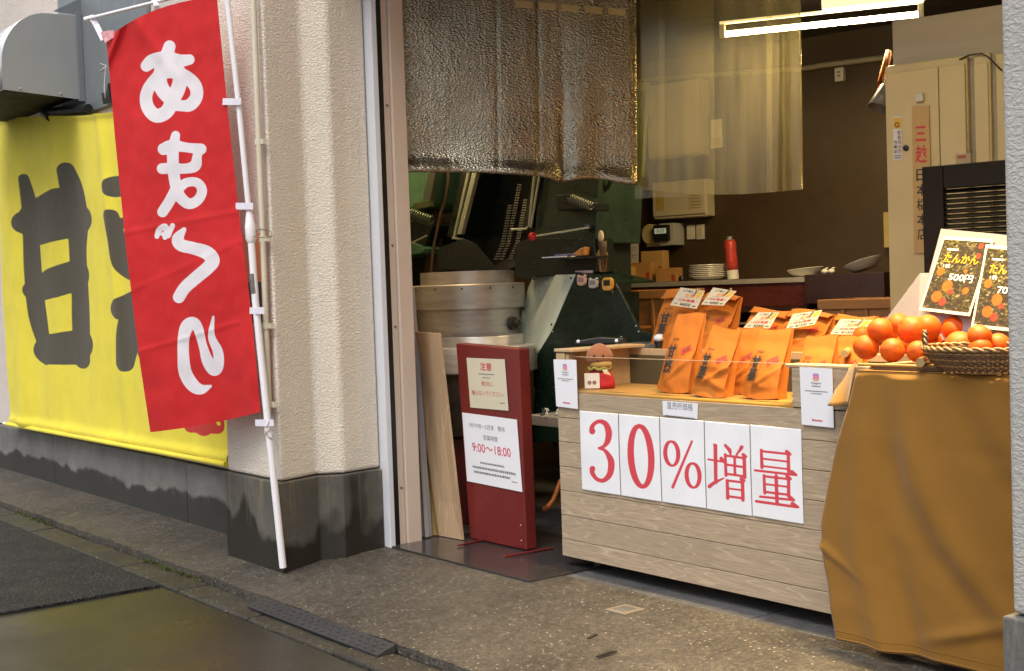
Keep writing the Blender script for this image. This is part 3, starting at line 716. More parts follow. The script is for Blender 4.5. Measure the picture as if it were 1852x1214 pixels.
# clear front pane
m, n, bb = nodes_of('clear_acrylic')
tr = n.nodes.new('ShaderNodeBsdfTransparent'); tr.inputs[0].default_value = (.97, .96, .92, 1); gl = n.nodes.new('ShaderNodeBsdfGlossy'); gl.inputs['Roughness'].default_value = .04
mx = n.nodes.new('ShaderNodeMixShader'); lw = n.nodes.new('ShaderNodeLayerWeight'); lw.inputs[0].default_value = .12
n.links.new(mrange(n, lw.outputs['Fresnel'], 0, 1, .02, .5), mx.inputs[0]); n.links.new(tr.outputs[0], mx.inputs[1]); n.links.new(gl.outputs[0], mx.inputs[2]); n.links.new(mx.outputs[0], n.nodes['Material Output'].inputs[0])
acr = m
b = MB(FAC); b.box((S0 + .072, DF + .024, .698), (-2.72, DF + .027, .826)); pane = b.build('acrylic_pane', acr, counter)
b = MB(FAC); b.box((S0 + .072, DF + .0235, .8262), (-2.72, DF + .0275, .8282)); b.build('polished_edge', mat('acrylic_edge', (.62, .45, .26), .3), pane)
legm = blackm
for s in (S0 + .08, S1 - .1):
    for d in (DF + .12, DB - .1):
        b = MB(FAC); b.lathe([(0, 0), (.025, 0), (.025, .02), (.012, .03), (.012, .049), (0, .049)], (s, d, .001), 14); b.build('castor', legm, counter, smooth=40)
# ---- five letter sheets
red_ink = (.62, .065, .085)
paperw = (.80, .80, .83)
C6 = lambda L: [(990 + x / 2.8236, 700 + y / 2.8236, r / 2.8236) for x, y, r in L]
g3 = [smooth_st(C6([(229, 228, 15), (228, 205, 12), (245, 184, 10), (270, 176, 11), (298, 190, 14), (313, 230, 17), (308, 275, 15), (288, 303, 9), (262, 313, 6)])),
      smooth_st(C6([(262, 313, 6), (295, 326, 9), (322, 370, 16), (326, 410, 17), (315, 452, 15), (285, 478, 11), (252, 470, 10), (230, 440, 12), (230, 418, 14)])), C6([(229, 226, 16)]), C6([(230, 418, 15)])]
g0 = [smooth_st(C6([(478 + 52 * sin(q) + (cos(q) * -9), 354 - 155 * cos(q), 11 + 6 * abs(sin(q))) for q in [2 * pi * k / 16 for k in range(17)]]), 5)]
ring = lambda cx, cy, rx, ry, sk: smooth_st(C6([(cx + rx * sin(q) - sk * cos(q), cy - ry * cos(q), 6 + 5 * abs(sin(q))) for q in [2 * pi * k / 14 for k in range(15)]]), 5)
gp = [ring(635, 340, 33, 62, 3), ring(744, 452, 33, 62, 3), C6([(738, 278, 6), (640, 512, 8)])]
fat = lambda L: [(x, y, r + 1.3) for x, y, r in L]
gz = [C6(fat(L)) for L in ([(851, 294, 4), (858, 300, 9), (860, 488, 8)], [(822, 370, 4), (902, 383, 4)], [(888, 366, 9), (902, 383, 5)], [(828, 508, 9), (848, 492, 8), (900, 466, 3)],
   [(908, 298, 6), (930, 322, 9), (934, 334, 7)], [(992, 308, 9), (984, 322, 7), (966, 346, 3)], [(908, 345, 6), (912, 452, 7)], [(1005, 358, 8), (1008, 462, 8)], [(908, 350, 5), (1006, 364, 5)], [(1000, 346, 8), (1014, 356, 6)],
   [(910, 396, 5), (1006, 410, 5)], [(910, 443, 5), (1008, 457, 5)], [(956, 356, 6), (958, 450, 6)], [(918, 478, 7), (921, 568, 8)], [(996, 476, 8), (999, 578, 8)], [(918, 478, 5), (1000, 488, 5)], [(990, 470, 8), (1005, 480, 6)], [(920, 518, 4), (998, 528, 4)], [(921, 558, 5), (998, 569, 5)], [(934, 334, 4), (936, 350, 4)], [(968, 340, 4), (966, 356, 4)])]
gr = [C6(fat(L)) for L in ([(1092, 322, 6), (1096, 410, 8)], [(1230, 340, 7), (1232, 430, 8)], [(1092, 328, 5), (1230, 343, 5)], [(1222, 330, 8), (1240, 344, 6)], [(1096, 366, 4), (1230, 382, 4)], [(1097, 404, 4), (1230, 420, 4)],
   [(1060, 426, 5), (1270, 450, 5)], [(1248, 434, 9), (1272, 450, 5)], [(1106, 452, 6), (1110, 542, 7)], [(1232, 466, 7), (1232, 556, 8)], [(1106, 456, 5), (1232, 471, 5)], [(1224, 456, 8), (1242, 470, 6)], [(1110, 496, 4), (1232, 511, 4)], [(1110, 536, 5), (1232, 551, 5)],
   [(1168, 456, 8), (1173, 598, 8)], [(1086, 560, 5), (1258, 578, 5)], [(1238, 564, 9), (1260, 578, 5)], [(1066, 584, 6), (1278, 614, 6)], [(1252, 598, 10), (1280, 614, 6)])]
sheet_m = ink_mat('white_sheet_red_ink', paperw, [('ink', red_ink)], .5)
names = ['red numeral three', 'red numeral zero', 'red percent sign', 'red character for increase', 'red character for quantity']
edges = [(1051, 1120), (1121.5, 1194), (1195.5, 1274.5), (1276, 1357), (1358.5, 1450.5)]
for (x0, x1), gg, nm in zip(edges, (g3, g0, gp, gz, gr), names):
    sa, sb = sdz(pD(x0, 800, DF)).x, sdz(pD(x1, 800, DF)).x
    tilt = random.uniform(-.002, .002)
    P = np.array([[fac(sa + (sb - sa) * i / 70, DF - .0025 - .002 * sin(i / 70 * pi) - .0015 * (1 - abs(2 * j / 100 - 1)), .624 + tilt * (i / 70) - .302 * j / 100) for i in range(71)] for j in range(101)])
    o = ink_sheet('letter_sheet', P, {'ink': gg}, sheet_m, None, solid=.0006)
    tag(o, 'white sheet with %s taped to the counter front' % nm, 'paper sign', 'letter sheets on the counter front')
# ---- small notices on the counter
blackink = mat('black_ink', (.03, .03, .035), .6); greyink = mat('grey_ink', (.22, .22, .24), .6); redink = mat('red_ink', (.58, .05, .07), .6)
wpaper = mat('white_paper', (.76, .76, .80), .55, var=.03); cpaper = mat('cream_paper', (.60, .55, .41), .55, var=.04)
ZV = Vector((0, 0, 1))
def paper(name, corners, m, label, cat, group=None, th=.0008, parent=None, bulge=0.):
    """sheet through four world corners TL TR BR BL; returns thing and a map from (x,y) in metres about its centre"""
    TL, TR, BR, BL = [Vector(c) for c in corners]
    ex = ((TR - TL) + (BR - BL)).normalized(); up = ((TL - BL) + (TR - BR)); ey = (up - ex * up.dot(ex)).normalized(); n_ = ex.cross(ey).normalized()
    if n_.dot(CAM - TL) < 0: n_ = -n_
    cen = (TL + TR + BR + BL) / 4; W = ((TR - TL).length + (BR - BL).length) / 2; H = ((TL - BL).length + (TR - BR).length) / 2
    if parent is None: t = thing(name, label, cat, (BL + BR) / 2, ROTF, group)
    else: t = parent
    b = MB(); b.prism([TL, TR, BR, BL], -n_ * th); t = b.build('sheet', m, t)
    def fn(x, y):   # bilinear so that the print follows the sheet's own skew
        u, v = x / W + .5, .5 - y / H
        return TL * (1 - u) * (1 - v) + TR * u * (1 - v) + BR * u * v + BL * (1 - u) * v + n_ * .0007
    return t, fn, W, H
dd = DF - .006
t, fn, W, H = paper('price_notice', [pD(1198, 725, DF - .003), pD(1262, 730, DF - .003), pD(1261, 758, DF - .003), pD(1199, 751, DF - .003)], wpaper, 'small white notice about shop prices at the middle of the counter rim', 'notice')
b = MB(); put(b, '直売所価格', fn, -.0, .012, .026, W * .74, sp=1.0); bars(b, fn, 0, -.025, W * .85, .004, 5); b.build('lettering', greyink, t)
def app_card(c, label, seed):
    t, fn, W, H = paper('info_card', c, wpaper, label, 'card', 'photo app cards on the counter')
    b = MB(); y0 = H * .34; q = W * .085
    def rr(k, z): return [fn(*(np.array(p) * q * k + (0, y0))) for p in [(cos(a) * (1 + .30 * min(1, abs(sin(2 * a)))), sin(a) * (1 + .30 * min(1, abs(sin(2 * a))))) for a in [2 * pi * i / 24 for i in range(24)]]]
    m, n, bb = nodes_of('logo_gradient'); v = n.nodes.new('ShaderNodeTexCoord'); s = n.nodes.new('ShaderNodeSeparateXYZ'); n.links.new(v.outputs['Generated'], s.inputs[0])
    c_ = ramp(n, s.outputs[2], [(0, (.75, .35, .08)), (.4, (.7, .04, .12)), (.75, (.45, .03, .4)), (1, (.12, .05, .5))]); setb(n, bb, 'Base Color', c_)
    b.poly(rr(1, 0)); b.build('logo', m, t)
    b = MB(); off = lambda P: [p + (CAM - p).normalized() * .0006 for p in P]
    R1, R2, R3, R4 = off(rr(.78, 0)), off(rr(.66, 0)), [fn(cos(2 * pi * i / 24) * q * .42, y0 + sin(2 * pi * i / 24) * q * .42) for i in range(24)], [fn(cos(2 * pi * i / 24) * q * .28, y0 + sin(2 * pi * i / 24) * q * .28) for i in range(24)]
    R3, R4 = off(R3), off(R4)
    for a_, b_ in ((R1, R2), (R3, R4)): b.add(a_ + b_, [(i, (i + 1) % 24, 24 + (i + 1) % 24, 24 + i) for i in range(24)])
    b.build('logo_mark', wpaper, t)
    b = MB(); put(b, 'Instagram', fn, 0, H * .235, None, W * .30, .012); bars(b, fn, 0, H * .185, W * .28, .004, seed); bars(b, fn, 0, H * .10, W * .7, .0035, seed + 1); bars(b, fn, 0, H * .06, W * .34, .0035, seed + 2); b.build('lettering', greyink, t)
    b = MB(); bars(b, fn, 0, -H * .40, W * .33, .006, seed + 3); b.build('red_line', redink, t)
q = DF - .010
app_card([pD(1001, 650, q), pD(1042, 651, q), pD(1045, 740, q), pD(1006, 735, q)], 'white photo app card at the left front corner of the counter', 10)
app_card([pD(1446, 664, q), pD(1505, 667, q), pD(1508, 774, q), pD(1450, 768, q)], 'white photo app card hanging on the right end of the counter', 20)

# ================================================================== PAPER BAGS
kraft = mat('orange_kraft_paper', (.45, .138, .017), .68, spec=.25, var=.07, vs=14, bs=.12, bscale=160, bdist=.002)
stampm = mat('red_stamp_ink', (.50, .045, .025), .55, var=.2, vs=80); bagink = mat('dark_bag_print', (.035, .028, .026), .6, var=.3, vs=90); lineink = mat('brown_print_line', (.22, .07, .02), .6)
framem = mat('pale_print_ground', (.50, .18, .045), .5, var=.05)
def bag(label, base, wd, h, dep, lean, seed, yaw=0., fold=0., group='paper bags of roast chestnuts', printed=True, skew=0.):
    """base = world point under the middle of the front edge"""
    R = random.Random(seed)
    M = Matrix.Translation(base) @ Matrix.Rotation(ROTF + yaw, 4, 'Z') @ Matrix.Rotation(skew, 4, 'Y') @ Matrix.Rotation(-lean, 4, 'X')
    t = thing('paper_bag', label, 'bag', base, ROTF + yaw, group)
    ph = R.uniform(0, 50)
    def taper(v): return dep * (1 - .90 * v ** 1.15)
    def hw(v): return wd / 2 * (1 - .10 * v + .05 * exp(-(v / .12) ** 2)) 
    def front(x, v):
        u = x / hw(v)
        y = -taper(v) * .55 + dep * .55 - .012 * (1 - u * u) * sin(pi * min(1, v * 1.15 + .05)) 
        cr = abs(noise.noise((x * 13 + ph, v * 4.5, ph))) - .2
        y += .013 * cr * exp(-((v - .28) / .26) ** 2) + .002 * noise.noise((x * 26, v * 7, ph + 5))
        y += .016 * max(0, (abs(u) - .45)) * exp(-(v / .22) ** 2) * 1.3   # bottom corners drawn back
        y -= .010 * exp(-((v - .20 - .22 * (u + .2)) / .035) ** 2) * (u > -.3) * R_k
        return y
    R_k = R.uniform(.5, 1.0)
    def zz(x, v): u = x / hw(v); return h * v + .012 * u * u * exp(-(v / .1) ** 2) + .005 * sin(u * 2.3 + ph) * v ** 3
    NXf, NV = 22, 34
    rows = []
    for j in range(NV + 1):
        v = j / NV; row = []
        for i in range(NXf + 1): x = hw(v) * (2 * i / NXf - 1); row.append((x, front(x, v), zz(x, v)))
        fr, bk = front(hw(v), v), dep * .55 + taper(v) * .45
        for k in (1, 2, 3): q = k / 4; row.append((hw(v) - (.30 * taper(v) * (1 - abs(2 * q - 1))) * (.3 + v), fr + (bk - fr) * q, zz(hw(v), v)))
        for i in range(NXf + 1): x = hw(v) * (1 - 2 * i / NXf); row.append((x, bk + .004 * noise.noise((x * 15, v * 5, ph)), zz(x, v) + .004 * v))
        fl = front(-hw(v), v)
        for k in (3, 2, 1): q = k / 4; row.append((-hw(v) + (.30 * taper(v) * (1 - abs(2 * q - 1))) * (.3 + v), fl + (bk - fl) * q, zz(-hw(v), v)))
        rows.append(row)
    b = MB(M); nn = len(rows[0])
    b.add([p for r in rows for p in r], [(j * nn + i, j * nn + (i + 1) % nn, (j + 1) * nn + (i + 1) % nn, (j + 1) * nn + i) for j in range(NV) for i in range(nn)] + [tuple(range(nn - 1, -1, -1))])
    pap = b.build('paper', kraft, t, smooth=48)
    fn = lambda x, z: M @ Vector((x, front(x, max(0, min(1, z / h))) - .0016, zz(x, z / h)))
    fn2 = lambda x, z: M @ Vector((x, front(x, max(0, min(1, z / h))) - .0024, zz(x, z / h)))
    if fold:     # folded-over mouth
        b = MB(M)
        b.grid(lambda u, v: ((2 * u - 1) * hw(1) * 1.01, front((2 * u - 1) * hw(1), 1 - v * fold / h) - .004 - .014 * v - .006 * sin(u * 5 + ph) * v, zz((2 * u - 1) * hw(1), 1.005 - v * fold / h) - .01 * v * sin(u * 3 + ph)), 14, 4)
        b.build('folded_mouth', kraft, t, smooth=True, solid=.0015)
    if printed:
        L = h; cx = -wd * .235; w2 = wd * .17; zt, zb = L * .63, L * .20; c_ = .014
        out = [(cx - w2 + c_, zb), (cx + w2 - c_, zb), (cx + w2, zb + c_), (cx + w2, zt - c_), (cx + w2 - c_, zt), (cx - w2 + c_, zt), (cx - w2, zt - c_), (cx - w2, zb + c_)]
        out = [(x, z) for (x0, z0), (x1, z1) in zip(out, out[1:] + out[:1]) for x, z in [(x0 + (x1 - x0) * k / 8, z0 + (z1 - z0) * k / 8) for k in range(8)]]
        cc = (cx, (zt + zb) / 2); inn = [(cc[0] + (x - cc[0]) * .93, cc[1] + (z - cc[1]) * .975) for x, z in out]
        b = MB(); m_ = len(out); b.add([fn2(*p) for p in out] + [fn2(*p) for p in inn], [(i, (i + 1) % m_, m_ + (i + 1) % m_, m_ + i) for i in range(m_)])
        bars(b, fn, cx + .004, L * .675, wd * .22, .009, seed); b.build('print_frame', lineink, pap)
        b = MB(); put(b, '甘', fn2, cx, L * .515, L * .17, w2 * 1.6, .05); put(b, '栗', fn2, cx, L * .325, L * .18, w2 * 1.65, .045); b.build('lettering', bagink, pap)
        sx, sz, an = wd * .22, L * .545, radians(-38)
        def rq(k, fnn, a=.021, bb=.0115): return [fnn(sx + (px * a * k) * cos(an + 1.2) - (pz * bb * k) * sin(an + 1.2), sz + (px * a * k) * sin(an + 1.2) + (pz * bb * k) * cos(an + 1.2)) for px, pz in ((-1, -1), (1, -1), (1, 1), (-1, 1))]
        b = MB(); b.poly(rq(1, fn)); b.build('stamp', stampm, pap)
        b = MB(); put(b, '名産', lambda x, z: fn2(x, z), sx, sz, None, .032, .012, an + 1.2); b.build('stamp_lettering', lineink, pap)
    return t, M, front, h
ZB = .702
def bb(px, py): return pZ(px, py, ZB + .002)
bag('upright orange chestnut bag standing furthest left in the front row of the counter display', bb(1211, 711), .150, .298, .060, radians(15), 1, fold=0, skew=radians(3))
bag('orange chestnut bag second from the left in the front row, tilted beside the tall one', bb(1273, 718), .148, .253, .060, radians(17), 2, skew=radians(5))
bag('orange chestnut bag tucked half behind two others in the middle of the front row', bb(1327, 713), .12, .242, .055, radians(15), 3, yaw=radians(4), skew=radians(2))
bag('orange chestnut bag with wide squared top, fourth from the left in the front row', bb(1367, 722), .150, .246, .062, radians(16), 4, skew=radians(3))
bag('short orange chestnut bag half hidden behind the right photo app card', bb(1458, 727), .135, .220, .06, radians(13), 5, skew=radians(2))
bag('low orange chestnut bag half hidden beside the oranges at the right end', bb(1516, 722), .14, .208, .06, radians(12), 6)
# rear row on the step, each with a price card
ZR = .828
def br(px, dtop): return fac(sdz(pD(px, 600, dtop)).x, dtop, ZR)
rear = []
back_spec = [  # label, top centre px, top y, width, lean, skew, price
 ('tall orange chestnut bag carrying the 4000 yen card, left end of the rear row', 1238, 520, .21, 14, 2, '¥4000'),
 ('crumpled orange chestnut bag carrying the 3000 yen card in the rear row', 1312, 526, .20, 20, 5, '¥3000'),
 ('orange chestnut bag carrying the 2000 yen card in the rear row', 1402, 553, .215, 22, 4, '¥2000'),
 ('orange chestnut bag carrying the 1500 yen card in the rear row', 1474, 555, .215, 24, 5, '¥1500'),
 ('orange chestnut bag carrying the 1000 yen card just left of the oranges', 1552, 566, .185, 16, 2, '¥1000')]
cards = [[(1231, 520), (1275, 526), (1260, 559), (1212, 552)], [(1290, 520), (1332, 527), (1308, 553), (1268, 551)], [(1372, 565), (1409, 565), (1392, 594), (1344, 593)], [(1434, 568), (1487, 561), (1473, 587), (1420, 597)], [(1520, 577), (1578, 579), (1558, 605), (1501, 605)]]
orangeink = mat('orange_ink', (.75, .25, .06), .6); yellowink = mat('yellow_blob_ink', (.75, .42, .04), .6)
for i, (lab, px, ty, wd, ln, sk, price) in enumerate(back_spec):
    dtop = 3.84; ztop = pD(px, ty, dtop).z; ln_ = radians(ln); h = (ztop - ZR) / cos(ln_)
    dbase = dtop - h * sin(ln_) - .045
    P0 = pD(px, ty, dtop); s_ = sdz(P0).x - (ztop - ZR) * math.tan(radians(sk)); base = fac(s_, dbase, ZR)
    t, M, front, hh = bag(lab, base, wd, h, .085, ln_, 20 + i, fold=.035, skew=radians(sk), printed=True)
    # the card hangs on the front of the bag
    cn = [Vector(base) * 0] * 4; nrm = (M.to_3x3() @ Vector((0, -1, 0))).normalized(); org = M @ Vector((0, -.034, h * .8)); 
    pts = []
    for (x, y) in cards[i]: d_ = ray(x, y); pts.append(CAM + d_ * ((org - CAM).dot(nrm) / d_.dot(nrm)))
    c, fn, W, H = paper('price_card', pts, cpaper, 'cream price card reading %s yen clipped to a rear bag' % price[1:], 'price card', 'price cards on the rear bags')
    b = MB(); put(b, '上海直火', fn, -W * .12, H * .36, H * .13, W * .42, .01); put(b, price, fn, W * .02, -H * .36, H * .17, W * .40, .012); bars(b, fn, -W * .33, -H * .36, W * .14, .004, i); bars(b, fn, W * .36, -H * .38, W * .14, .005, i + 9)
    bars(b, fn, -W * .1, -H * .0 + .001, W * .35, .0012, 4); put(b, '*', fn, -W * .38, -H * .13, .007); put(b, '*', fn, W * .38, -H * .13, .007); b.build('lettering', blackink, c)
    b = MB(); put(b, '甘栗', fn, W * .03, H * .14, H * .19, W * .38, .02); b.build('heading', orangeink, c)
    b = MB(); put(b, '30%増量', fn, 0, -H * .13, H * .16, W * .62, .015); b.build('red_lettering', redink, c)
    b = MB(); b.poly([fn(W * .36 + W * .085 * cos(a_) + .25 * H * .5 * sin(a_) * .4, H * .26 + H * .22 * sin(a_)) for a_ in [2 * pi * k / 16 for k in range(16)]]); b.build('chestnut_mark', yellowink, c)
    b = MB(); q = [fn(W * x, H * y) for x, y in ((.20, .62), (.14, .18), (.20, .16), (.27, .60), (.23, .63), (.17, .26))]; q = [p + (CAM - p).normalized() * .002 for p in q]; b.tube(q, .0009, 6); b.build('paper_clip', mat('clip_wire', (.6, .55, .45), .3, .9), c, smooth=True)

# ---- plush chestnut
p_ = pD(1086, 703, 3.32); p_.z = ZB
t = thing('plush_toy', 'chestnut shaped plush toy in a red apron at the left end of the display', 'toy', p_, ROTF)
Mt = Matrix.Translation(p_) @ Matrix.Rotation(radians(-8), 4, 'Z')
pl1 = mat('brown_plush', (.27, .095, .04), .9, var=.1, vs=30, bs=.3, bscale=500, sheen=.3); pl2 = mat('tan_plush', (.36, .22, .06), .9, var=.1, sheen=.3); pl3 = mat('red_apron', (.50, .018, .03), .8, var=.1, bs=.2, bscale=400)
b = MB(Mt); b.sphere((0, 0, .122), .052, 28, (1, .82, .86), fn=lambda d: 1 + .16 * max(0, d.z) ** 6 - .12 * max(0, -d.z) ** 2); b.build('head', pl1, t, smooth=True)
b = MB(Mt); b.sphere((.006, -.010, .092), .042, 24, (1, .8, .5)); b.build('muzzle', pl2, t, smooth=True)
b = MB(Mt); b.lathe([(0, 0), (.056, .0), (.058, .02), (.048, .055), (.036, .078), (0, .08)], n=24, sy=.75); b.build('body', pl3, t, smooth=True)
b = MB(Mt); b.tube([(.042 * cos(q), -.036 * sin(q) - .002, .077 + .004 * sin(q * 7)) for q in [pi * k / 24 for k in range(25)]], .006, 8); b.build('collar', mat('leafy_trim', (.28, .25, .05), .9, var=.4, vs=90), t, smooth=True)
for x in (-.017, .017):
    b = MB(Mt); b.sphere((x, -.0405, .128), .0048, 10); b.build('eye', blackm, t, smooth=True)
b = MB(Mt); b.tube([(x, -.0425, .112 - .003 * abs(sin(x * 260))) for x in [-.010 + .02 * k / 10 for k in range(11)]], .0011, 6); b.build('mouth', blackm, t)
b = MB(Mt @ Matrix.Rotation(radians(-6), 4, 'Z')); b.box((-.052, -.048, .004), (.006, -.0465, .062)); a_ = b.build('apron_card', wpaper, t)
for x in (-.033, -.014):
    b = MB(Mt @ Matrix.Rotation(radians(-6), 4, 'Z')); b.prism([(x + .008 * cos(2 * pi * k / 14), -.0485, .026 + .008 * sin(2 * pi * k / 14)) for k in range(14)], (0, -.0005, 0)); b.build('printed_dot', mat('mauve_dot', (.26, .13, .15), .6), t)
b = MB(Mt); b.prism([(.012, -.047, .075), (.03, -.046, .076), (.045, -.044, .052), (.02, -.049, .06)], (0, -.0015, 0)); b.build('paper_tag', cpaper, t)

# ---- things on the ledge behind the display
ledge = thing('side_table', 'low wooden ledge behind the display box', 'table', fac(-3.4, 3.95, 0), ROTF)
b = MB(FAC); b.box((-4.15, DB + .004, .806), (-2.44, 4.25, .826)); b.build('top', rustic2, ledge, bevel=.003)
for s in (-4.1, -2.55):
    b = MB(FAC); b.box((s - .02, 4.18, 0), (s + .02, 4.22, .805)); b.build('leg', rustic2, ledge)
ZL = .827
chrome = mat('chrome', (.62, .58, .5), .16, 1., .08)
def at_l(px, py): return pZ(px, py, ZL)
o_ = at_l(1124, 622) if False else fac(-3.98, 4.03, ZL)
p_ = pD(1124, 622, 3.72); base = Vector((p_.x, p_.y, ZL))
t = thing('call_bell', 'chrome call bell behind the display box', 'bell', base, ROTF)
Mb = Matrix.Translation(base)
b = MB(Mb); b.lathe([(0, 0), (.034, 0), (.034, .006), (0, .006)], n=28); b.build('base', blackm, t, smooth=40)
b = MB(Mb); b.lathe([(.032, .008), (.0325, .014), (.028, .026), (.018, .035), (.006, .039), (0, .039)], n=32); b.build('dome', chrome, t, smooth=True)
b = MB(Mb); b.lathe([(0, .038), (.003, .038), (.003, .048), (.005, .05), (.004, .054), (0, .055)], n=14); b.build('button', chrome, t, smooth=True)
p_ = pD(1086, 626, 3.54); base = Vector((p_.x, p_.y, .859))
t = thing('card_pouch', 'black folded pouch with white knobs on the top board of the counter', 'pouch', base, ROTF)
Mb = Matrix.Translation(base) @ Matrix.Rotation(ROTF + radians(35), 4, 'Z')
b = MB(Mb); b.prism([(-.10, -.03, 0), (.10, -.03, 0), (.105, -.03, .022), (.0, -.03, .028), (-.10, -.03, .014)], (0, .06, 0)); b.build('case', blackm, t, bevel=.004)
for x in (-.085, .075):
    b = MB(Mb); b.sphere((x, -.032, .012), .008, 12); b.build('knob', wpaper, t, smooth=True)
p_ = pD(1168, 622, 3.76); base = Vector((p_.x, p_.y, ZL))
t = thing('cash_tray', 'grey cash tray behind the display beside the bell', 'tray', base, ROTF)
b = MB(Matrix.Translation(base) @ Matrix.Rotation(ROTF, 4, 'Z')); b.box((-.10, -.08, 0), (.10, .08, .006)); b.box((-.10, -.08, .006), (.10, -.072, .024)); b.box((-.10, .072, .006), (.10, .08, .024)); b.box((-.10, -.072, .006), (-.092, .072, .024)); b.box((.092, -.072, .006), (.10, .072, .024)); b.build('tray', mat('grey_plastic', (.12, .125, .13), .4), t, bevel=.002)
p_ = pD(1193, 614, 3.74); base = Vector((p_.x, p_.y, ZL))
t = thing('ink_pot', 'small dark pot with a white crumpled cloth beside the tallest front bag', 'pot', base, ROTF)
b = MB(Matrix.Translation(base)); b.lathe([(0, 0), (.022, 0), (.024, .035), (0, .035)], n=20); b.build('pot', blackm, t, smooth=40)
b = MB(Matrix.Translation(base)); b.sphere((0, 0, .046), .024, 18, (1, 1, .7), fn=lambda d: 1 + .2 * noise.noise(d * 2.5)); b.build('cloth', wpaper, t, smooth=True)

# ================================================================== CLOTH TABLE, FRUIT
ZT = .826; DT = 3.09
tabm = mat('table_top_board', (.2, .13, .07), .6)
t = thing('display_table', 'fruit table hidden under a long mustard cloth', 'table', fac(-1.9, 3.45, 0), ROTF)
b = MB(FAC); b.box((-2.37, DT + .01, ZT - .03), (-1.30, 3.85, ZT - .003)); b.build('top', tabm, t)
for s in (-2.33, -1.34):
    for d in (3.15, 3.80):
        b = MB(FAC); b.box((s - .02, d - .02, 0), (s + .02, d + .02, ZT - .031)); b.build('leg', tabm, t)
tc = thing('tablecloth', 'long mustard brown tablecloth hanging from the fruit table', 'tablecloth', fac(-1.9, 3.2, .03), ROTF)
brownc = cloth_mat('brown_tablecloth', (.225, .105, .013), 900, 0., .06)
Ledge = [(1549, 657, 0), (1536, 720, .13), (1518, 790, .26), (1503, 860, .40), (1490, 955, .58), (1494, 1010, .70), (1503, 1050, .78), (1512, 1110, .88), (1524, 1168, 1)]
def drape(u, v):
    l = SP(Ledge, v); q = sdz(pD(l[0], l[1], DT)); s = q.x + (-1.36 - q.x) * u
    z = (ZT + .002) * (1 - v) + .028 * v + .012 * u * v
    d = DT - .02 * v
    d -= .022 * exp(-((u - .06 - .10 * v) / .045) ** 2) * v ** .6
    d += .018 * exp(-((u - .16 - .09 * v) / .04) ** 2) * v ** .6
    for (u0, du, w_, amp, vp) in ((.16, .50, .05, .016, .85), (.40, .80, .045, .008, .8)):
        q_ = (u - u0 - du * v ** 1.4) / w_
        d -= amp * (exp(-q_ ** 2) - .7 * exp(-(q_ + 1.8) ** 2)) * sin(pi * min(1, v * vp + .12)) ** .7
    d += .010 * exp(-((v - .17 - .10 * sin(u * 3.3)) / .03) ** 2) * max(0, u - .25)
    def ridge(x, y, z): return (.5 - abs(noise.noise((x, y, z))))
    d -= .010 * noise.noise((u * 2.2, v * 2.4, 4)) * v ** .5 + .014 * ridge(u * 2.6 - v * 1.6, v * 2.6 + u * 1.2, 3.3) * v ** .7 + .007 * ridge(u * 5 + v * 3, v * 5 - u * 4, 8.1) * v
    d -= .016 * exp(-((v - .885 + .42 * (u - .40)) / .022) ** 2) * exp(-((u - .42) / .12) ** 2)
    d -= .014 * exp(-((v - .66 - .8 * u) / .018) ** 2) * (u < .14) * (1 - u / .14)
    if v < .02: d = DT + .008 * (1 - v / .02)
    return (s, d, z)
b = MB(FAC); b.grid(drape, 90, 120); b.build('front_drop', brownc, tc, smooth=True, solid=.0015)
b = MB(FAC); b.tube([Vector(drape(k / 120, .992)) + Vector((0, -.002, 0)) for k in range(121)], .0028, 6); b.tube([Vector(drape(k / 120, .965)) + Vector((0, -.001, 0)) for k in range(121)], .0012, 5); b.build('hem', brownc, tc, smooth=True)
b = MB(FAC); b.grid(lambda u, v: (-2.372 + 1.07 * u, DT + .004 + .76 * v, ZT + .001 + .0015 * noise.noise((u * 9, v * 9, 1))), 24, 16); b.build('top', brownc, tc, smooth=True, solid=.001)
fl = [(1548, 656, 3.12), (1528, 668, 3.30), (1504, 733, 3.17), (1532, 736, 3.08)]
b = MB()
def flap(u, v):
    A_, B_ = pD(*fl[0]), pD(*fl[1]); Cc, Dd = pD(*fl[2]), pD(*fl[3])
    return (A_ * (1 - u) + B_ * u) * (1 - v) + (Dd * (1 - u) + Cc * u) * v + NF * (.02 * sin(u * 5) * v)
b.grid(flap, 10, 8); b.build('side_flap', brownc, tc, smooth=True, solid=.0015)
b = MB(FAC); b.grid(lambda u, v: (-2.375 - .03 * v * (1 - u), DT + .12 + .60 * u, (ZT + .002) * (1 - v) + .30 * v), 20, 12); b.build('side_drop', brownc, tc, smooth=True, solid=.0015)

wick = mat('dark_wicker', (.12, .06, .024), .45, var=.35, vs=40); wickl = mat('pale_wicker', (.27, .15, .055), .45, var=.25, vs=40)
bamboo = mat('bamboo', (.33, .22, .08), .4, var=.25, vs=10)
ora = mat('orange_peel', (.60, .085, .003), .52, var=.2, vs=14, spec=.3, bs=.5, bscale=320, bdist=.0016)
stemm = mat('orange_navel', (.30, .20, .06), .7)
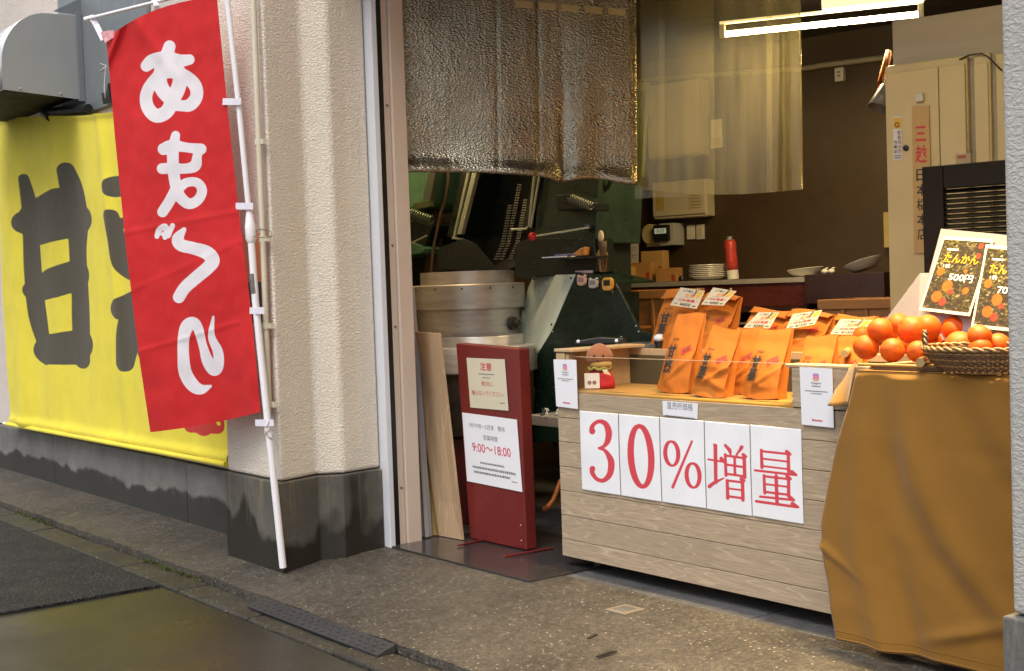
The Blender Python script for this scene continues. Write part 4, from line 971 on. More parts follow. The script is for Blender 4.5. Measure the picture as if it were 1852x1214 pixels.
# tray
t = thing('fruit_tray', 'flat bamboo and wicker tray at the left end of the fruit table', 'tray', pZ(1615, 655, ZT), ROTF)
cT = sdz(pZ(1618, 651, ZT)); sc0, dc0 = -2.19, 3.31
b = MB(FAC); b.box((sc0 - .155, dc0 - .19, ZT + .003), (sc0 + .155, dc0 + .19, ZT + .008)); b.build('mat', wick, t)
b = MB(FAC)
for k in range(16): d = dc0 - .185 + k * .0247; b.tube([(sc0 - .15, d, ZT + .010), (sc0 + .15, d, ZT + .010)], .0035, 6)
b.build('cane_weave', wickl, t, smooth=True)
for d in (dc0 - .19, dc0 + .19):
    b = MB(FAC); b.tube([(sc0 - .19, d, ZT + .016), (sc0 + .19, d, ZT + .016)], .0045, 10); b.build('rail', bamboo, t, smooth=40)
for (xa, ya, xb, yb) in ((1527, 640, 1545, 628), (1664, 656, 1690, 641)):
    A_, B_ = pZ(xa, ya, ZT + .03), pZ(xb, yb, ZT + .03); b = MB(); b.tube([A_, B_], .0125, 12); b.build('handle', bamboo, t, smooth=40)
# oranges
cnt = [0]
def orange(px, py, z, rpx, label, group, rot, up=None):
    P = pZ(px, py, z) if up is None else up
    r = rpx / F * P.y
    cnt[0] += 1; Rr = random.Random(cnt[0])
    t = thing('orange', label, 'orange', P - Vector((0, 0, r * .93)), Rr.uniform(0, 6), group)
    M = Matrix.Translation(P) @ Matrix.Rotation(rot[0], 4, 'X') @ Matrix.Rotation(rot[1], 4, 'Y')
    k = Rr.uniform(0, 9)
    b = MB(M); b.sphere((0, 0, 0), r, 36, (1, 1, .95), fn=lambda d: 1 + .05 * noise.noise(d * 1.3 + Vector((k, 0, 0))) - .05 * exp(-((1 - d.z) / .012)) + .03 * exp(-((1 - d.z) / .10)) * (1 - d.z) * 8); b.build('peel', ora, t, smooth=True)
    b = MB(M); b.lathe([(0, 0), (r * .07, 0), (r * .06, r * .03), (0, r * .03)], (0, 0, r * .905), 8); b.build('stem_scar', stemm, t, smooth=True)
    return P
OT = [(1566, 628, .884, 23, 'round orange at the front left corner of the tray', (.9, .2)), (1614, 634, .882, 22, 'orange with wrinkled navel in the middle of the tray front', (1.35, .15)), (1660, 636, .88, 20, 'orange at the tray front right with its stalk end towards the viewer', (1.3, .1)),
      (1591, 597, .935, 22.5, 'orange on top of the pile above the front left one', (.5, -.4)), (1649, 597, .937, 26, 'largest orange on top of the pile in the tray', (.2, -1.2)), (1678, 592, .935, 24, 'orange on top of the pile nearest the poster stand', (.3, .5)),
      (1616, 600, .90, 21, 'shaded orange wedged behind the top of the tray pile', (0, 0)), (1700, 597, .90, 17, 'orange peeping out between tray and basket', (0, .4)), (1640, 622, .89, 20, 'orange in the second row behind the wrinkled one', (.2, 0)), (1625, 586, .945, 20, 'orange at the back of the pile half hidden by the largest one', (.3, .2)), (1560, 606, .90, 17, 'small orange peeping out behind the front left one', (.2, .1)), (1684, 618, .888, 20, 'orange at the right end of the tray next to the basket rim', (.4, .3))]
for px, py, z, r, lab, rot in OT: orange(px, py, z, r, lab, 'oranges on the tray', rot)
# red net scrap
b = MB()
b.grid(lambda u, v: pZ(1584 + 50 * u, 582 - 5 * v - 2.5 * sin(u * 6), .945) + Vector((0, .03 * v, .006 * sin(u * 9 + v * 3))), 24, 6)
tag(b.build('net_bag', mat('red_net', (.75, .08, .03), .5, var=.3, vs=90), smooth=True, solid=.001), 'crumpled red plastic net behind the tray oranges', 'net')
# wicker basket
bc = (-1.985, 3.18); ba, bd_ = .190, .150; z0, z1 = ZT + .003, ZT + .066
t = thing('fruit_basket', 'oval wicker basket of oranges beside the grey pillar', 'basket', fac(bc[0], bc[1], z0), ROTF)
def ell(q, k, z): return (bc[0] + ba * k * cos(q), bc[1] + bd_ * k * sin(q), z)
NS = 44
b = MB(FAC); b.prism([ell(2 * pi * i / 40, .66, z0) for i in range(40)], (0, 0, .006)); b.build('base', wick, t)
for lv in range(11):
    v = (lv + .5) / 11; b = MB(FAC)
    path = [ell(2 * pi * i / 176, (.66 + .34 * v ** .6) + .009 * sin(pi * (i / 2. + lv)), z0 + (z1 - z0) * v) for i in range(177)]
    b.tube(path, .0037, 6, cap=False); b.build('weave', wick if lv % 3 else wickl, t, smooth=True)
b = MB(FAC)
for i in range(NS): q = 2 * pi * (i + .5) / NS; b.tube([ell(q, .66 + .34 * (k_ / 6) ** .6, z0 + (z1 - z0) * k_ / 6) for k_ in range(7)], .0028, 6)
b.build('stakes', wick, t, smooth=True)['kind'] = 'stuff'
for off in (0, pi):
    b = MB(FAC); b.tube([ell(2 * pi * i / 160, 1.01 + .014 * sin(i * .8 + off), z1 + .004 + .004 * cos(i * .8 + off)) for i in range(161)], .0042, 8, cap=False); b.build('rim_braid', wickl, t, smooth=True)
for q0 in (radians(200), radians(312)):
    for off in (0, pi):
        b = MB(FAC); A_, B_ = Vector(ell(q0, 1.0, z1)), Vector(ell(q0 + radians(26), 1.0, z1))
        b.tube([A_.lerp(B_, k / 30) + Vector((.004 * cos(k * .8 + off), .004 * sin(k * .8 + off), .05 * sin(pi * k / 30))) for k in range(31)], .0042, 8); b.build('handle', wick, t, smooth=True)
OB = [(1728, 595, .925, 25, 'large orange crowning the basket on its left', (.4, .3)), (1772, 609, .918, 22, 'orange at the top middle of the basket', (.1, .6)), (1704, 617, .885, 19, 'orange low at the left rim of the basket', (.2, 0)), (1736, 624, .887, 26, 'orange low at the front of the basket below the large one', (.1, .2)), (1774, 630, .886, 21, 'orange low at the basket front near the rope handle', (.2, .3)),
      (1806, 624, .892, 22, 'orange in the basket cut off by the pillar', (.3, .3)), (1752, 591, .90, 20, 'orange at the back of the basket behind the crowning one', (0, 0)), (1803, 604, .905, 21, 'upper orange in the basket beside the pillar', (0, .4))]
for px, py, z, r, lab, rot in OB: orange(px, py, z, r, lab, 'oranges in the basket', rot)

# ---- posters on a clear stand
m, n, bb_ = nodes_of('citrus_photo'); v = coords(n)
vo = n.nodes.new('ShaderNodeTexVoronoi'); vo.inputs['Scale'].default_value = 150; n.links.new(coords(n, (1, 1.6, 1.3)), vo.inputs['Vector'])
sp = n.nodes.new('ShaderNodeSeparateColor'); n.links.new(vo.outputs['Color'], sp.inputs[0])
c = ramp(n, sp.outputs[0], [(0, (.016, .014, .006)), (.45, (.040, .034, .010)), (.75, (.095, .075, .014)), (.90, (.17, .14, .04)), (1, (.34, .30, .17))])
c = mixc(n, mrange(n, noise_n(n, v, 14, 3), .42, .62, .75, 0), c, (.030, .021, .009))
setb(n, bb_, 'Base Color', c); setb(n, bb_, 'Roughness', .25); photo_m = m
wborder = mat('poster_border', (.50, .45, .36), .4, var=.03)
stand = thing('poster_stand', 'leaning clear plastic stand behind the oranges', 'stand', pZ(1700, 600, .83), ROTF)
greycl = mat('frosted_plastic', (.25, .23, .24), .3, var=.06)
DP = 3.52
Q = [pD(1702, 414, DP + .13), pD(1870, 430, DP + .13), pD(1846, 640, DP + .02), pD(1650, 606, DP + .02)]
b = MB(); b.prism(Q, NF * .004); b.build('panel', greycl, stand)
Q = [pD(1664, 494, DP + .09), pD(1690, 494, DP + .09), pD(1660, 596, DP + .03), pD(1600, 580, DP + .10)]
b = MB(); b.prism(Q, NF * .004); b.build('side_support', greycl, stand)
yl = mat('yellow_lettering', (.55, .30, .012), .4, var=.1); wl = mat('white_lettering', (.85, .82, .75), .4, var=.03)
def poster(cx, label, price, spots, dz, group='citrus posters'):
    pts = [pD(x, y, DP + k) for (x, y), k in zip(cx, (.118 + dz, .118 + dz, .015 + dz, .015 + dz))]
    t, fn, W, H = paper('price_poster', pts, wborder, label, 'poster', group)
    b = MB(); f2 = lambda x, y: fn(x, y) + (CAM - fn(x, y)).normalized() * .0006
    b.poly([f2(-W * .455, -H * .455), f2(W * .455, -H * .455), f2(W * .455, H * .455), f2(-W * .455, H * .455)]); b.build('photo', photo_m, t)
    f3 = lambda x, y: fn(x, y) + (CAM - fn(x, y)).normalized() * .0012; f4 = lambda x, y: fn(x, y) + (CAM - fn(x, y)).normalized() * .0022
    for sx, sy, sr, cc in spots:
        b = MB(); b.poly([f3(W * (sx + sr * cos(a)), H * sy + W * sr * 1.05 * sin(a)) for a in [2 * pi * k / 18 for k in range(18)]])
        b.build('printed_orange', mat('printed_orange_' + cc, {'a': (.45, .085, .008), 'b': (.36, .035, .014)}[cc], .3, var=.35, vs=30), t)
    b = MB(); put(b, 'たんかん', f4, .0, H * .215, H * .12, W * .68, .018); b.build('heading', yl, t)
    b = MB(); put(b, price, f4, W * .02, -H * .03, H * .085, W * .30, .012); put(b, '円', f4, W * .26, -H * .035, H * .10, W * .16, .012); b.build('price_lettering', wl, t)
    b = MB(); bars(b, f4, -W * .22, H * .33, W * .22, .007, 3); b.build('lettering', wl, t); b = MB(); put(b, '1袋', f4, -W * .24, H * .11, H * .05, W * .13); b.build('lettering', wl, t)
sp1 = [(-.32, .03, .075, 'a'), (-.10, -.15, .10, 'a'), (.0, -.22, .05, 'b'), (-.24, -.30, .10, 'a'), (-.10, -.36, .07, 'b'), (.27, -.19, .06, 'a'), (.30, .40, .05, 'b'), (.16, .06, .035, 'a'), (.31, .27, .05, 'b')]
poster([(1706, 427), (1798, 433), (1754, 572), (1662, 561)], 'citrus price poster reading 500 yen on the stand behind the oranges', '500', sp1, 0)
poster([(1783, 442), (1880, 450), (1852, 602), (1756, 592)], 'citrus price poster reading 700 yen partly cut off by the pillar', '700', sp1, -.03)

# ================================================================== RED SIGN BOARD, LEANING BOARDS
maroon = mat('maroon_paint', (.15, .018, .016), .36, var=.12, vs=7, bs=.12, bscale=45)
t = thing('sign_board', 'free standing maroon wooden sign board with two notices', 'sign board', pZ(912, 988, 0), ROTF)
BLp, BRp, TLp = pZ(850, 974, .012), pZ(952, 996, .012), pD(824, 621, 3.29)
nrm = (BRp - BLp).cross(TLp - BLp).normalized(); d_ = ray(938, 631); TRp = CAM + d_ * ((BLp - CAM).dot(nrm) / d_.dot(nrm))
# thickness goes back along NF; the right face shows
b = MB(); b.prism([BLp, BRp, TRp, TLp], NF * .058); b.build('board', maroon, t, bevel=.006)
nrm = (BRp - BLp).cross(TLp - BLp).normalized(); nrm = nrm if nrm.dot(CAM - BLp) > 0 else -nrm
def on_board(x, y, off=.004):
    d = ray(x, y); return CAM + d * ((BLp - CAM).dot(nrm) / d.dot(nrm)) + nrm * off
for (xa, ya, xb, yb) in ((828, 988, 872, 978), (912, 1008, 1000, 992)):
    A_, B_ = pZ(xa, ya, .013), pZ(xb, yb, .013); b = MB(); dv = (B_ - A_).normalized(); sv = dv.cross(ZV) * .006
    b.prism([A_ - sv, A_ + sv, B_ + sv, B_ - sv], (0, 0, .006)); b.build('foot', maroon, t, bevel=.001)
b = MB(); c0 = on_board(938, 958, .0006); b.prism([on_board(930, 938, .001), on_board(948, 941, .001), on_board(950, 990, .001), on_board(931, 986, .001)], nrm * .0015); b.build('patch', maroon, t)
for x, y in ((943, 950), (944, 978)):
    b = MB(); b.sphere(on_board(x, y, .003), .004, 10); b.build('screw', mat('screw_steel2', (.45, .4, .38), .4, .8), t, smooth=True)
c, fn, W, H = paper('notice', [on_board(845, 647), on_board(914, 650), on_board(921, 743), on_board(852, 737)], cpaper, 'cream warning notice at the top of the maroon sign board', 'notice')
for tx, y_, h_, w_, bo in (('注意', .34, .16, .30, .014), ('絶対に', 0, .10, .30, 0), ('触らないでください。', -.19, .10, .84, 0)):
    b = MB(); put(b, tx, fn, 0, H * y_, H * h_, W * w_, bo); b.build('red_lettering', redink, c)
b = MB(); bars(b, fn, 0, H * .19, W * .42, .005, 2); bars(b, fn, 0, H * .12, W * .22, .004, 3); bars(b, fn, W * .36, -H * .36, W * .14, .005, 4); b.build('lettering', greyink, c)
c, fn, W, H = paper('notice', [on_board(837, 746), on_board(936, 759), on_board(946, 890), on_board(846, 870)], wpaper, 'white opening hours notice in the middle of the maroon sign board', 'notice')
b = MB(); put(b, '9:00〜18:00', fn, 0, H * .02, H * .125, W * .70, .006); b.build('red_lettering', redink, c)
b = MB(); put(b, '9月中旬〜5月末　無休', fn, -W * .05, H * .335, H * .075, W * .66); put(b, '営業時間', fn, 0, H * .18, H * .075, W * .26); bars(b, fn, 0, -H * .19, W * .44, .009, 6); bars(b, fn, W * .02, -H * .265, W * .78, .011, 7); bars(b, fn, -W * .02, -H * .335, W * .66, .011, 8); bars(b, fn, W * .38, -H * .38, W * .10, .006, 9); b.build('lettering', greyink, c)
# plywood and grey sheets leaning in the corner
ply = plank_mat('plywood', (.44, .30, .18), .5, .2, 'z', .6)
b = MB(); b.prism([pD(741, 600, 3.25), pD(794, 603, 3.20), pZ(836, 977, .011), pZ(794, 969, .011)], NF * .012); tag(b.build('plywood_sheet', ply, loc=pZ(815, 973, .011), rot=ROTF, bevel=.001), 'plain plywood sheet leaning against the roasting pots', 'board')
yslat = plank_mat('yellowed_slat', (.27, .17, .05), .5, .2, 'z', .6, False)
b = MB(); b.prism([pD(738, 560, 3.36), pD(748, 560, 3.36), pZ(789, 968, .011), pZ(776, 968, .011)], NF * .014); tag(b.build('slat', yslat, loc=pZ(783, 968, .011), rot=ROTF), 'thin yellowed wooden slat between the grey sheets and the plywood', 'board')
gsh = mat('grey_sheet_edge', (.36, .36, .39), .4, .1, .08)
for k, (xt, xb, wd) in enumerate(((730, 746, 14), (735, 760, 8), (739, 769, 6))):
    b = MB(); b.prism([pD(xt, 520, 3.24), pD(xt + wd - 2, 520, 3.24), pZ(xb + wd, 968 + k, .011), pZ(xb, 970 + k, .011)], NF * .02)
    tag(b.build('metal_sheet', gsh if k else mat('grey_sheet_dark', (.16, .16, .18), .45, .1), loc=pZ(xb + 4, 969, .011), rot=ROTF), ['darkest wide grey sheet leaning next to the beige jamb', 'middle pale grey sheet of the three leaning beside the jamb', 'rightmost pale grey sheet leaning next to the yellowed slat'][k], 'sheet', 'grey sheets leaning in the doorway')

# ================================================================== BACK OF THE SHOP
GW = 6.818
creamp = mat('cream_plastic', (.56, .50, .34), .4, var=.05); whitep = mat('white_switch_plastic', (.62, .60, .52), .4, var=.03); yellp = mat('yellowed_plastic', (.50, .38, .10), .4)
def wallbox(mb, x0, y0, x1, y1, dep, g=GW):
    a = egz(pG((x0 + x1) / 2, (y0 + y1) / 2, g - dep)); l = egz(pG(x0, (y0 + y1) / 2, g - dep)).x; r = egz(pG(x1, (y0 + y1) / 2, g - dep)).x
    zt = pG((x0 + x1) / 2, y0, g - dep).z; zb = pG((x0 + x1) / 2, y1, g - dep).z
    mb.box((l, g - dep, zb), (r, g, zt), INT); return l, r, zb, zt
t = thing('distribution_box', 'cream distribution box on the brown wall above the time clock', 'electric box', pG(1228, 395, GW), ROTI)
b = MB(INT); l, r, zb, zt = wallbox(b, 1181, 327, 1278, 394, .10); b.build('case', creamp, t, bevel=.008)
b = MB(INT); b.box((l + .004, GW - .112, zb + .016), (r - .004, GW - .101, zt - .004)); b.build('lid', creamp, t, bevel=.004)
b = MB(INT); b.box((l + .03, GW - .1145, zb + .05), (l + .085, GW - .1125, zt - .05)); b.build('window', yellp, t, bevel=.001)
b = MB(); fn = quad_fn(itr(r - .07, GW - .1135, (zb + zt) / 2 - .02), UI, ZV, Vector())
for k in range(5): bars(b, fn, 0, .035 - .018 * k, .08, .006, k)
b.build('sticker_print', mat('brown_ink', (.3, .14, .05), .6), t)
t = thing('distribution_box', 'large cream box on the back wall seen through the plastic film', 'electric box', pG(1218, 285, GW), ROTI)
b = MB(INT); l, r, zb, zt = wallbox(b, 1171, 148, 1270, 285, .10); b.build('case', creamp, t, bevel=.01)
b = MB(INT); b.box((l + .006, GW - .112, zb + .01), (r - .006, GW - .101, zt - .006)); b.build('lid', creamp, t, bevel=.005)
b = MB(INT); b.box((l + .02, GW - .118, (zb + zt) / 2 - .03), (l + .035, GW - .1125, (zb + zt) / 2 + .03)); b.build('latch', yellp, t)
t = thing('switch_panel', 'pale switch panel in a dark frame behind the plastic film', 'switch', pG(1294, 272, GW), ROTI)
b = MB(INT); wallbox(b, 1278, 205, 1312, 276, .03); b.build('frame', blackm, t, bevel=.003)
b = MB(INT); l, r, zb, zt = wallbox(b, 1285, 216, 1306, 268, .036); b.build('plate', whitep, t, bevel=.002)
b = MB(INT); b.box((l + .01, GW - .042, zb + .02), (r - .01, GW - .0365, zb + .06)); b.build('switch', creamp, t)
t = thing('time_clock', 'grey time clock with dark screen on the wall below the cream box', 'clock', pG(1195, 445, GW), ROTI)
b = MB(INT); wallbox(b, 1192, 404, 1219, 444, .12); b.build('case', mat('grey_case', (.42, .42, .38), .45), t, bevel=.004)
b = MB(INT); l, r, zb, zt = wallbox(b, 1181, 407, 1208, 436, .145); b.build('screen_bezel', blackm, t, bevel=.003)
m = emit('clock_lcd', (.25, .55, .42), .10); b = MB(INT); b.box((l + .012, GW - .148, (zb + zt) / 2 - .004), (r - .012, GW - .1455, zt - .02)); b.build('screen', m, t)
b = MB(); fn = quad_fn(itr((l + r) / 2, GW - .1487, (zb + zt) / 2 + .012), UI, ZV, Vector()); put(b, '18:02', fn, 0, 0, .02); b.build('screen_digits', blackink, t)
b = MB(); P0 = pG(1174, 424, GW - .10); b.prism([P0 + UI * (.055 * cos(a)) + ZV * (.062 * sin(a)) for a in [2 * pi * k / 24 for k in range(24)]], NI * .1); b.build('round_cover', yellp if False else mat('cream_disc', (.58, .47, .22), .45), t, bevel=.006)
b = MB(INT); wallbox(b, 1168, 432, 1200, 446, .09); b.build('lower_tray', creamp, t, bevel=.006)
b = MB(); b.tube([pG(x, y, GW - .02) for x, y in ((1205, 449), (1222, 448), (1230, 440), (1231, 428))], .008, 8); b.build('cable', blackm, t, smooth=True)
for k, (x0, x1, lab) in enumerate(((1242, 1256, 'plain wall switch plate left of its rocker neighbour'), (1259, 1273, 'wall switch plate with a rocker, right of the plain one'))):
    t = thing('wall_switch', lab, 'switch', pG((x0 + x1) / 2, 433, GW), ROTI, 'wall switches')
    b = MB(INT); l, r, zb, zt = wallbox(b, x0, 407 - k, x1, 433, .012); b.build('plate', whitep, t, bevel=.002)
    b = MB(INT); b.box((l + .012, GW - .016, zb + .02), (r - .012, GW - .0125, zt - .02)); b.build('rocker', creamp if k else whitep, t, bevel=.001)
t = thing('ceiling_conduit', 'pale conduit along the top of the brown wall', 'conduit', pG(1500, 125, GW), ROTI)
b = MB(INT); b.tube([(-4.9, 6.795, 2.33), (-4.0, 6.795, 2.325), (-3.16, 6.795, 2.268), (-3.05, 6.795, 2.27), (-2.5, 6.795, 2.262)], .016, 10); b.build('pipe', mat('conduit_grey', (.36, .32, .24), .4), t, smooth=True)
t = thing('wall_socket', 'small white socket box just under the ceiling conduit', 'socket', pG(1516, 148, GW), ROTI)
b = MB(INT); l, r, zb, zt = wallbox(b, 1509, 122, 1525, 147, .035); b.build('box', whitep, t, bevel=.004)
for q in (.35, .62):
    b = MB(INT); b.box(((l + r) / 2 - .008, GW - .037, zb + (zt - zb) * q), ((l + r) / 2 + .008, GW - .0355, zb + (zt - zb) * q + .006)); b.build('slot', blackm, t)
b = MB(INT); wallbox(b, 1598, 384, 1609, 448, .06); tag(b.build('card_box', mat('ochre_board', (.42, .32, .12), .6), loc=pG(1603, 448, GW), rot=ROTI, bevel=.002), 'narrow ochre box on the wall beside the white cabinet', 'box')
c, fn, W, H = paper('wall_notice', [pG(1115, 437, 6.55), pG(1155, 437, 6.55), pG(1155, 481, 6.55), pG(1116, 482, 6.55)], mat('dim_paper', (.62, .57, .48), .6), 'white printed notice standing among boxes on the rear counter', 'notice')
b = MB(); bars(b, fn, 0, H * .38, W * .4, .006, 1)
for k in range(6): bars(b, fn, -W * .04 * (k % 3), H * .24 - k * H * .1, W * (.8 - .1 * (k % 3)), .006, k + 4)
b.build('lettering', greyink, c)
# rear counter
mah = mat('dark_mahogany', (.085, .018, .012), .3, var=.2, stretch=(1, 4, 6), vs=5); dmah = mat('darker_mahogany', (.035, .014, .010), .35, var=.2)  # second mahogany in a darker tone
GC = 6.30; ZC = 1.104
t = thing('rear_counter', 'dark red rear counter with a pale metal edged top', 'counter', itr(-3.3, 6.5, 0), ROTI)
eL, eM, eR = egz(pG(1106, 520, GC)).x, egz(pG(1461, 505, GC)).x, egz(pG(1606, 500, GC)).x
b = MB(INT); b.box((eL - .3, GC, ZC - .026), (eM, GW - .002, ZC)); b.build('top', mat('pale_counter_edge', (.42, .39, .33), .35, .3), t, bevel=.002)
b = MB(INT); b.box((eL - .3, GC + .012, .955), (eM - .003, GC + .03, ZC - .027)); b.build('apron', mah, t)
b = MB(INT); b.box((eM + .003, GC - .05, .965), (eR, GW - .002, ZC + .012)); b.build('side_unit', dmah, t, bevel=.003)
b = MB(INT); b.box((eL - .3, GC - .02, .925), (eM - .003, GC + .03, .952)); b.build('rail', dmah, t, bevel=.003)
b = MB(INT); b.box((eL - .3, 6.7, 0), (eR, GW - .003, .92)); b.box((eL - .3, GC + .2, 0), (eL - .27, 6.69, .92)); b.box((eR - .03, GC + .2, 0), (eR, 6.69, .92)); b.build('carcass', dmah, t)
b = MB(INT); b.box((eM - .9, GC - .01, .86), (eM - .02, GC + .3, .872)); b.build('shelf', mat('shelf_edge', (.2, .19, .18), .4), t)
# crates
cratem = plank_mat('orange_wood', (.42, .19, .055), .9, .25, 'x', .5, False)
def crate(label, x0, x1, yt, g, hgt):
    a = egz(pG(x0, yt, g)); c_ = egz(pG(x1, yt, g)); zt = (a.z + c_.z) / 2; zb = zt - hgt; dp = .34
    t = thing('wooden_crate', label, 'crate', itr((a.x + c_.x) / 2, g, max(0, zb)), ROTI, 'wooden crates behind the display')
    b = MB(INT)
    for k in range(5):
        z0_ = zb + hgt * k / 5; b.box((a.x, g, z0_ + .006), (c_.x, g + .014, z0_ + hgt / 5 - .006))
    b.build('front_slats', cratem, t, bevel=.002)
    b = MB(INT); b.box((a.x - .01, g - .016, zt - .045), (c_.x + .01, g - .0015, zt)); b.build('top_rail', cratem, t, bevel=.003)
    n_ = max(3, int((c_.x - a.x) / .09))
    for k in range(n_ + 1):
        e = a.x + (c_.x - a.x) * k / n_; b = MB(INT); b.box((e - .009, g - .0135, zb), (e + .009, g - .001, zt - .047)); b.build('batten', cratem, t, bevel=.002)
    b = MB(INT); b.box((a.x, g + .015, zb), (a.x + .014, g + dp, zt)); b.box((c_.x - .014, g + .015, zb), (c_.x, g + dp, zt)); b.box((a.x, g + dp, zb), (c_.x, g + dp + .014, zt)); b.box((a.x + .015, g + .015, zb), (c_.x - .015, g + dp - .001, zb + .012)); b.build('body', cratem, t)
crate('orange wood crate stack between the green machine and the rear bags', 1120, 1212, 525, 5.75, .95)
crate('wooden crate seen behind the oranges at the right end of the rear counter', 1484, 1611, 541, 5.60, .90)
# crockery etc on the rear counter
plate_m = mat('white_glazed', (.78, .75, .67), .2, var=.03)
g = 6.48; pb = egz(pG(1280, 503, g))
for k in range(8):
    b = MB(INT @ Matrix.Translation((pb.x + random.uniform(-.004, .004), g, ZC + .001 + k * .0105))); rr_ = .105 - (.02 if k == 0 else 0)
    b.lathe([(0, 0), (rr_ * .6, 0), (rr_ * .8, .006), (rr_, .012), (rr_ * .99, .015), (rr_ * .75, .010), (0, .006)], n=36)
    tag(b.build('plate', plate_m, loc=itr(pb.x, g, ZC + .001 + k * .0105), smooth=50), ['lowest and smallest white plate of the stack on the rear counter', 'white plate second from the bottom of the stack', 'white plate third from the bottom of the stack', 'white plate fourth from the bottom of the stack', 'white plate fourth from the top of the stack', 'white plate third from the top of the stack', 'white plate second from the top of the stack', 'topmost white plate of the stack on the rear counter'][k], 'plate', 'stacked plates on the rear counter')
pb = egz(pG(1326, 502, g)); t = thing('cup_sleeve', 'red paper cups in a clear sleeve beside the plate stack', 'cups', itr(pb.x, g, ZC), ROTI)
Mc = INT @ Matrix.Translation((pb.x, g, ZC + .002)) @ Matrix.Rotation(radians(-4), 4, 'Y')
b = MB(Mc); b.lathe([(0, 0), (.032, 0), (.033, .05), (0, .05)], n=24); b.build('white_cup', plate_m, t, smooth=40)
b = MB(Mc); b.lathe([(0, .051), (.033, .051), (.034, .10), (.032, .15), (.034, .20), (.027, .218), (0, .22)], n=24); b.build('red_cups', mat('red_cup', (.50, .05, .035), .35, var=.2, vs=40), t, smooth=True)
b = MB(Mc); b.lathe([(.028, .219), (.012, .228), (.02, .238), (.0, .236)], n=14); b.build('sleeve_end', greycl, t, smooth=True)
pb = egz(pG(1458, 500, 6.42)); b = MB(INT @ Matrix.Translation((pb.x, 6.42, ZC + .001)) @ Matrix.Rotation(radians(-5), 4, 'Y')); b.lathe([(0, .002), (.055, .002), (.085, .028), (.098, .043), (.094, .045), (.078, .028), (.05, .010), (0, .009)], n=36)
tag(b.build('bowl', plate_m, loc=itr(pb.x, 6.42, ZC), smooth=50), 'shallow white bowl right of the middle on the rear counter', 'bowl', 'white bowls on the rear counter')
pb = egz(pG(1565, 498, 6.42)); b = MB(INT @ Matrix.Translation((pb.x, 6.42, ZC + .030)) @ Matrix.Rotation(radians(-17), 4, 'Y')); b.lathe([(0, 0), (.06, 0), (.09, .026), (.105, .042), (.10, .044), (.082, .027), (.055, .008), (0, .007)], n=36)
tag(b.build('bowl', plate_m, loc=itr(pb.x, 6.42, ZC + .012), smooth=50), 'tilted white bowl at the right end of the rear counter', 'bowl', 'white bowls on the rear counter')
for i, (x, lab) in enumerate(((1492, 'left garlic bulb lying between the two white bowls'), (1504, 'right garlic bulb lying between the two white bowls'))):
    pb = egz(pG(x, 500, 6.4)); b = MB(INT @ Matrix.Translation((pb.x, 6.4, ZC + .026))); b.sphere((0, 0, 0), .016, 14, (1.2, 1, .8), fn=lambda d: 1 + .08 * sin(6 * atan2(d.y, d.x))); b.tube([(0, 0, .010), (.012, 0, .018), (.02, 0, .017)], [.006, .004, .002], 8)
    tag(b.build('garlic_bulb', plate_m, smooth=True), lab, 'garlic', 'garlic bulbs on the rear counter')
boxm = mat('kraft_box', (.45, .23, .07), .55, var=.1); boxm2 = mat('pale_kraft_box', (.52, .32, .10), .55, var=.1); redlab = mat('red_box_label', (.40, .05, .03), .5)
for x0, y0, x1, y1, g, lab, mm in ((1160, 454, 1200, 503, 6.56, 'tallest kraft box in the cluster under the time clock', boxm2), (1136, 475, 1178, 503, 6.46, 'kraft box with printed front in the middle of the cluster', boxm), (1113, 483, 1143, 504, 6.42, 'low kraft box under the printed notice', boxm2), (1186, 485, 1224, 504, 6.44, 'low kraft box at the right of the cluster beside the plates', boxm)):
    l = egz(pG(x0, y1, g)).x; r = egz(pG(x1, y1, g)).x; zt = pG((x0 + x1) / 2, y0, g).z
    t = thing('kraft_box', lab, 'box', itr((l + r) / 2, g, ZC + .001), ROTI, 'kraft boxes on the rear counter')
    b = MB(INT); b.box((l, g, ZC + .001), (r, g + .07, zt)); b.build('carton', mm, t, bevel=.003)
    b = MB(INT); b.box((r - .035, g - .0008, ZC + .004), (r - .012, g - .0002, (ZC + zt) / 2)); b.build('print', redlab, t)
p_ = egz(pG(1233, 500, 6.4)); b = MB(INT @ Matrix.Translation((p_.x, 6.40, ZC + .001))); b.lathe([(0, 0), (.018, 0), (.02, .018), (.012, .03), (0, .032)], n=18)
tag(b.build('speaker_puck', blackm, loc=itr(p_.x, 6.4, ZC), smooth=40), 'small black round gadget left of the plate stack', 'gadget')

# ================================================================== RIGHT HAND PARTITION, CABINET, LOUVRE
GK = 5.23
part = mat('grey_partition', (.40, .36, .29), .5, var=.12, vs=3, stretch=(1, 1, 5))
b = MB(INT); b.box((-2.035, GK + .012, 0), (-.9, GK + .07, 2.14)); tag(b.build('partition', part, loc=itr(-1.5, GK, 0), rot=ROTI), 'grey beige partition board rising above the cabinet', 'partition')
cabm = mat('cream_steel', (.62, .52, .27), .38, var=.05); cabw = mat('white_steel', (.50, .50, .46), .38, var=.05)
t = thing('cabinet', 'tall cream steel cabinet with a keyhole at the right of the shop', 'cabinet', itr(-1.85, GK - .02, 0), ROTI)
b = MB(INT); b.box((-2.058, GK - .02, .02), (-1.722, GK + .011, 1.958)); b.build('case', cabm, t, bevel=.006)
b = MB(INT); b.box((-2.054, GK - .034, .04), (-1.835, GK - .021, 1.925)); b.box((-1.832, GK - .034, .04), (-1.728, GK - .021, 1.925)); b.build('door', cabm, t, bevel=.003)
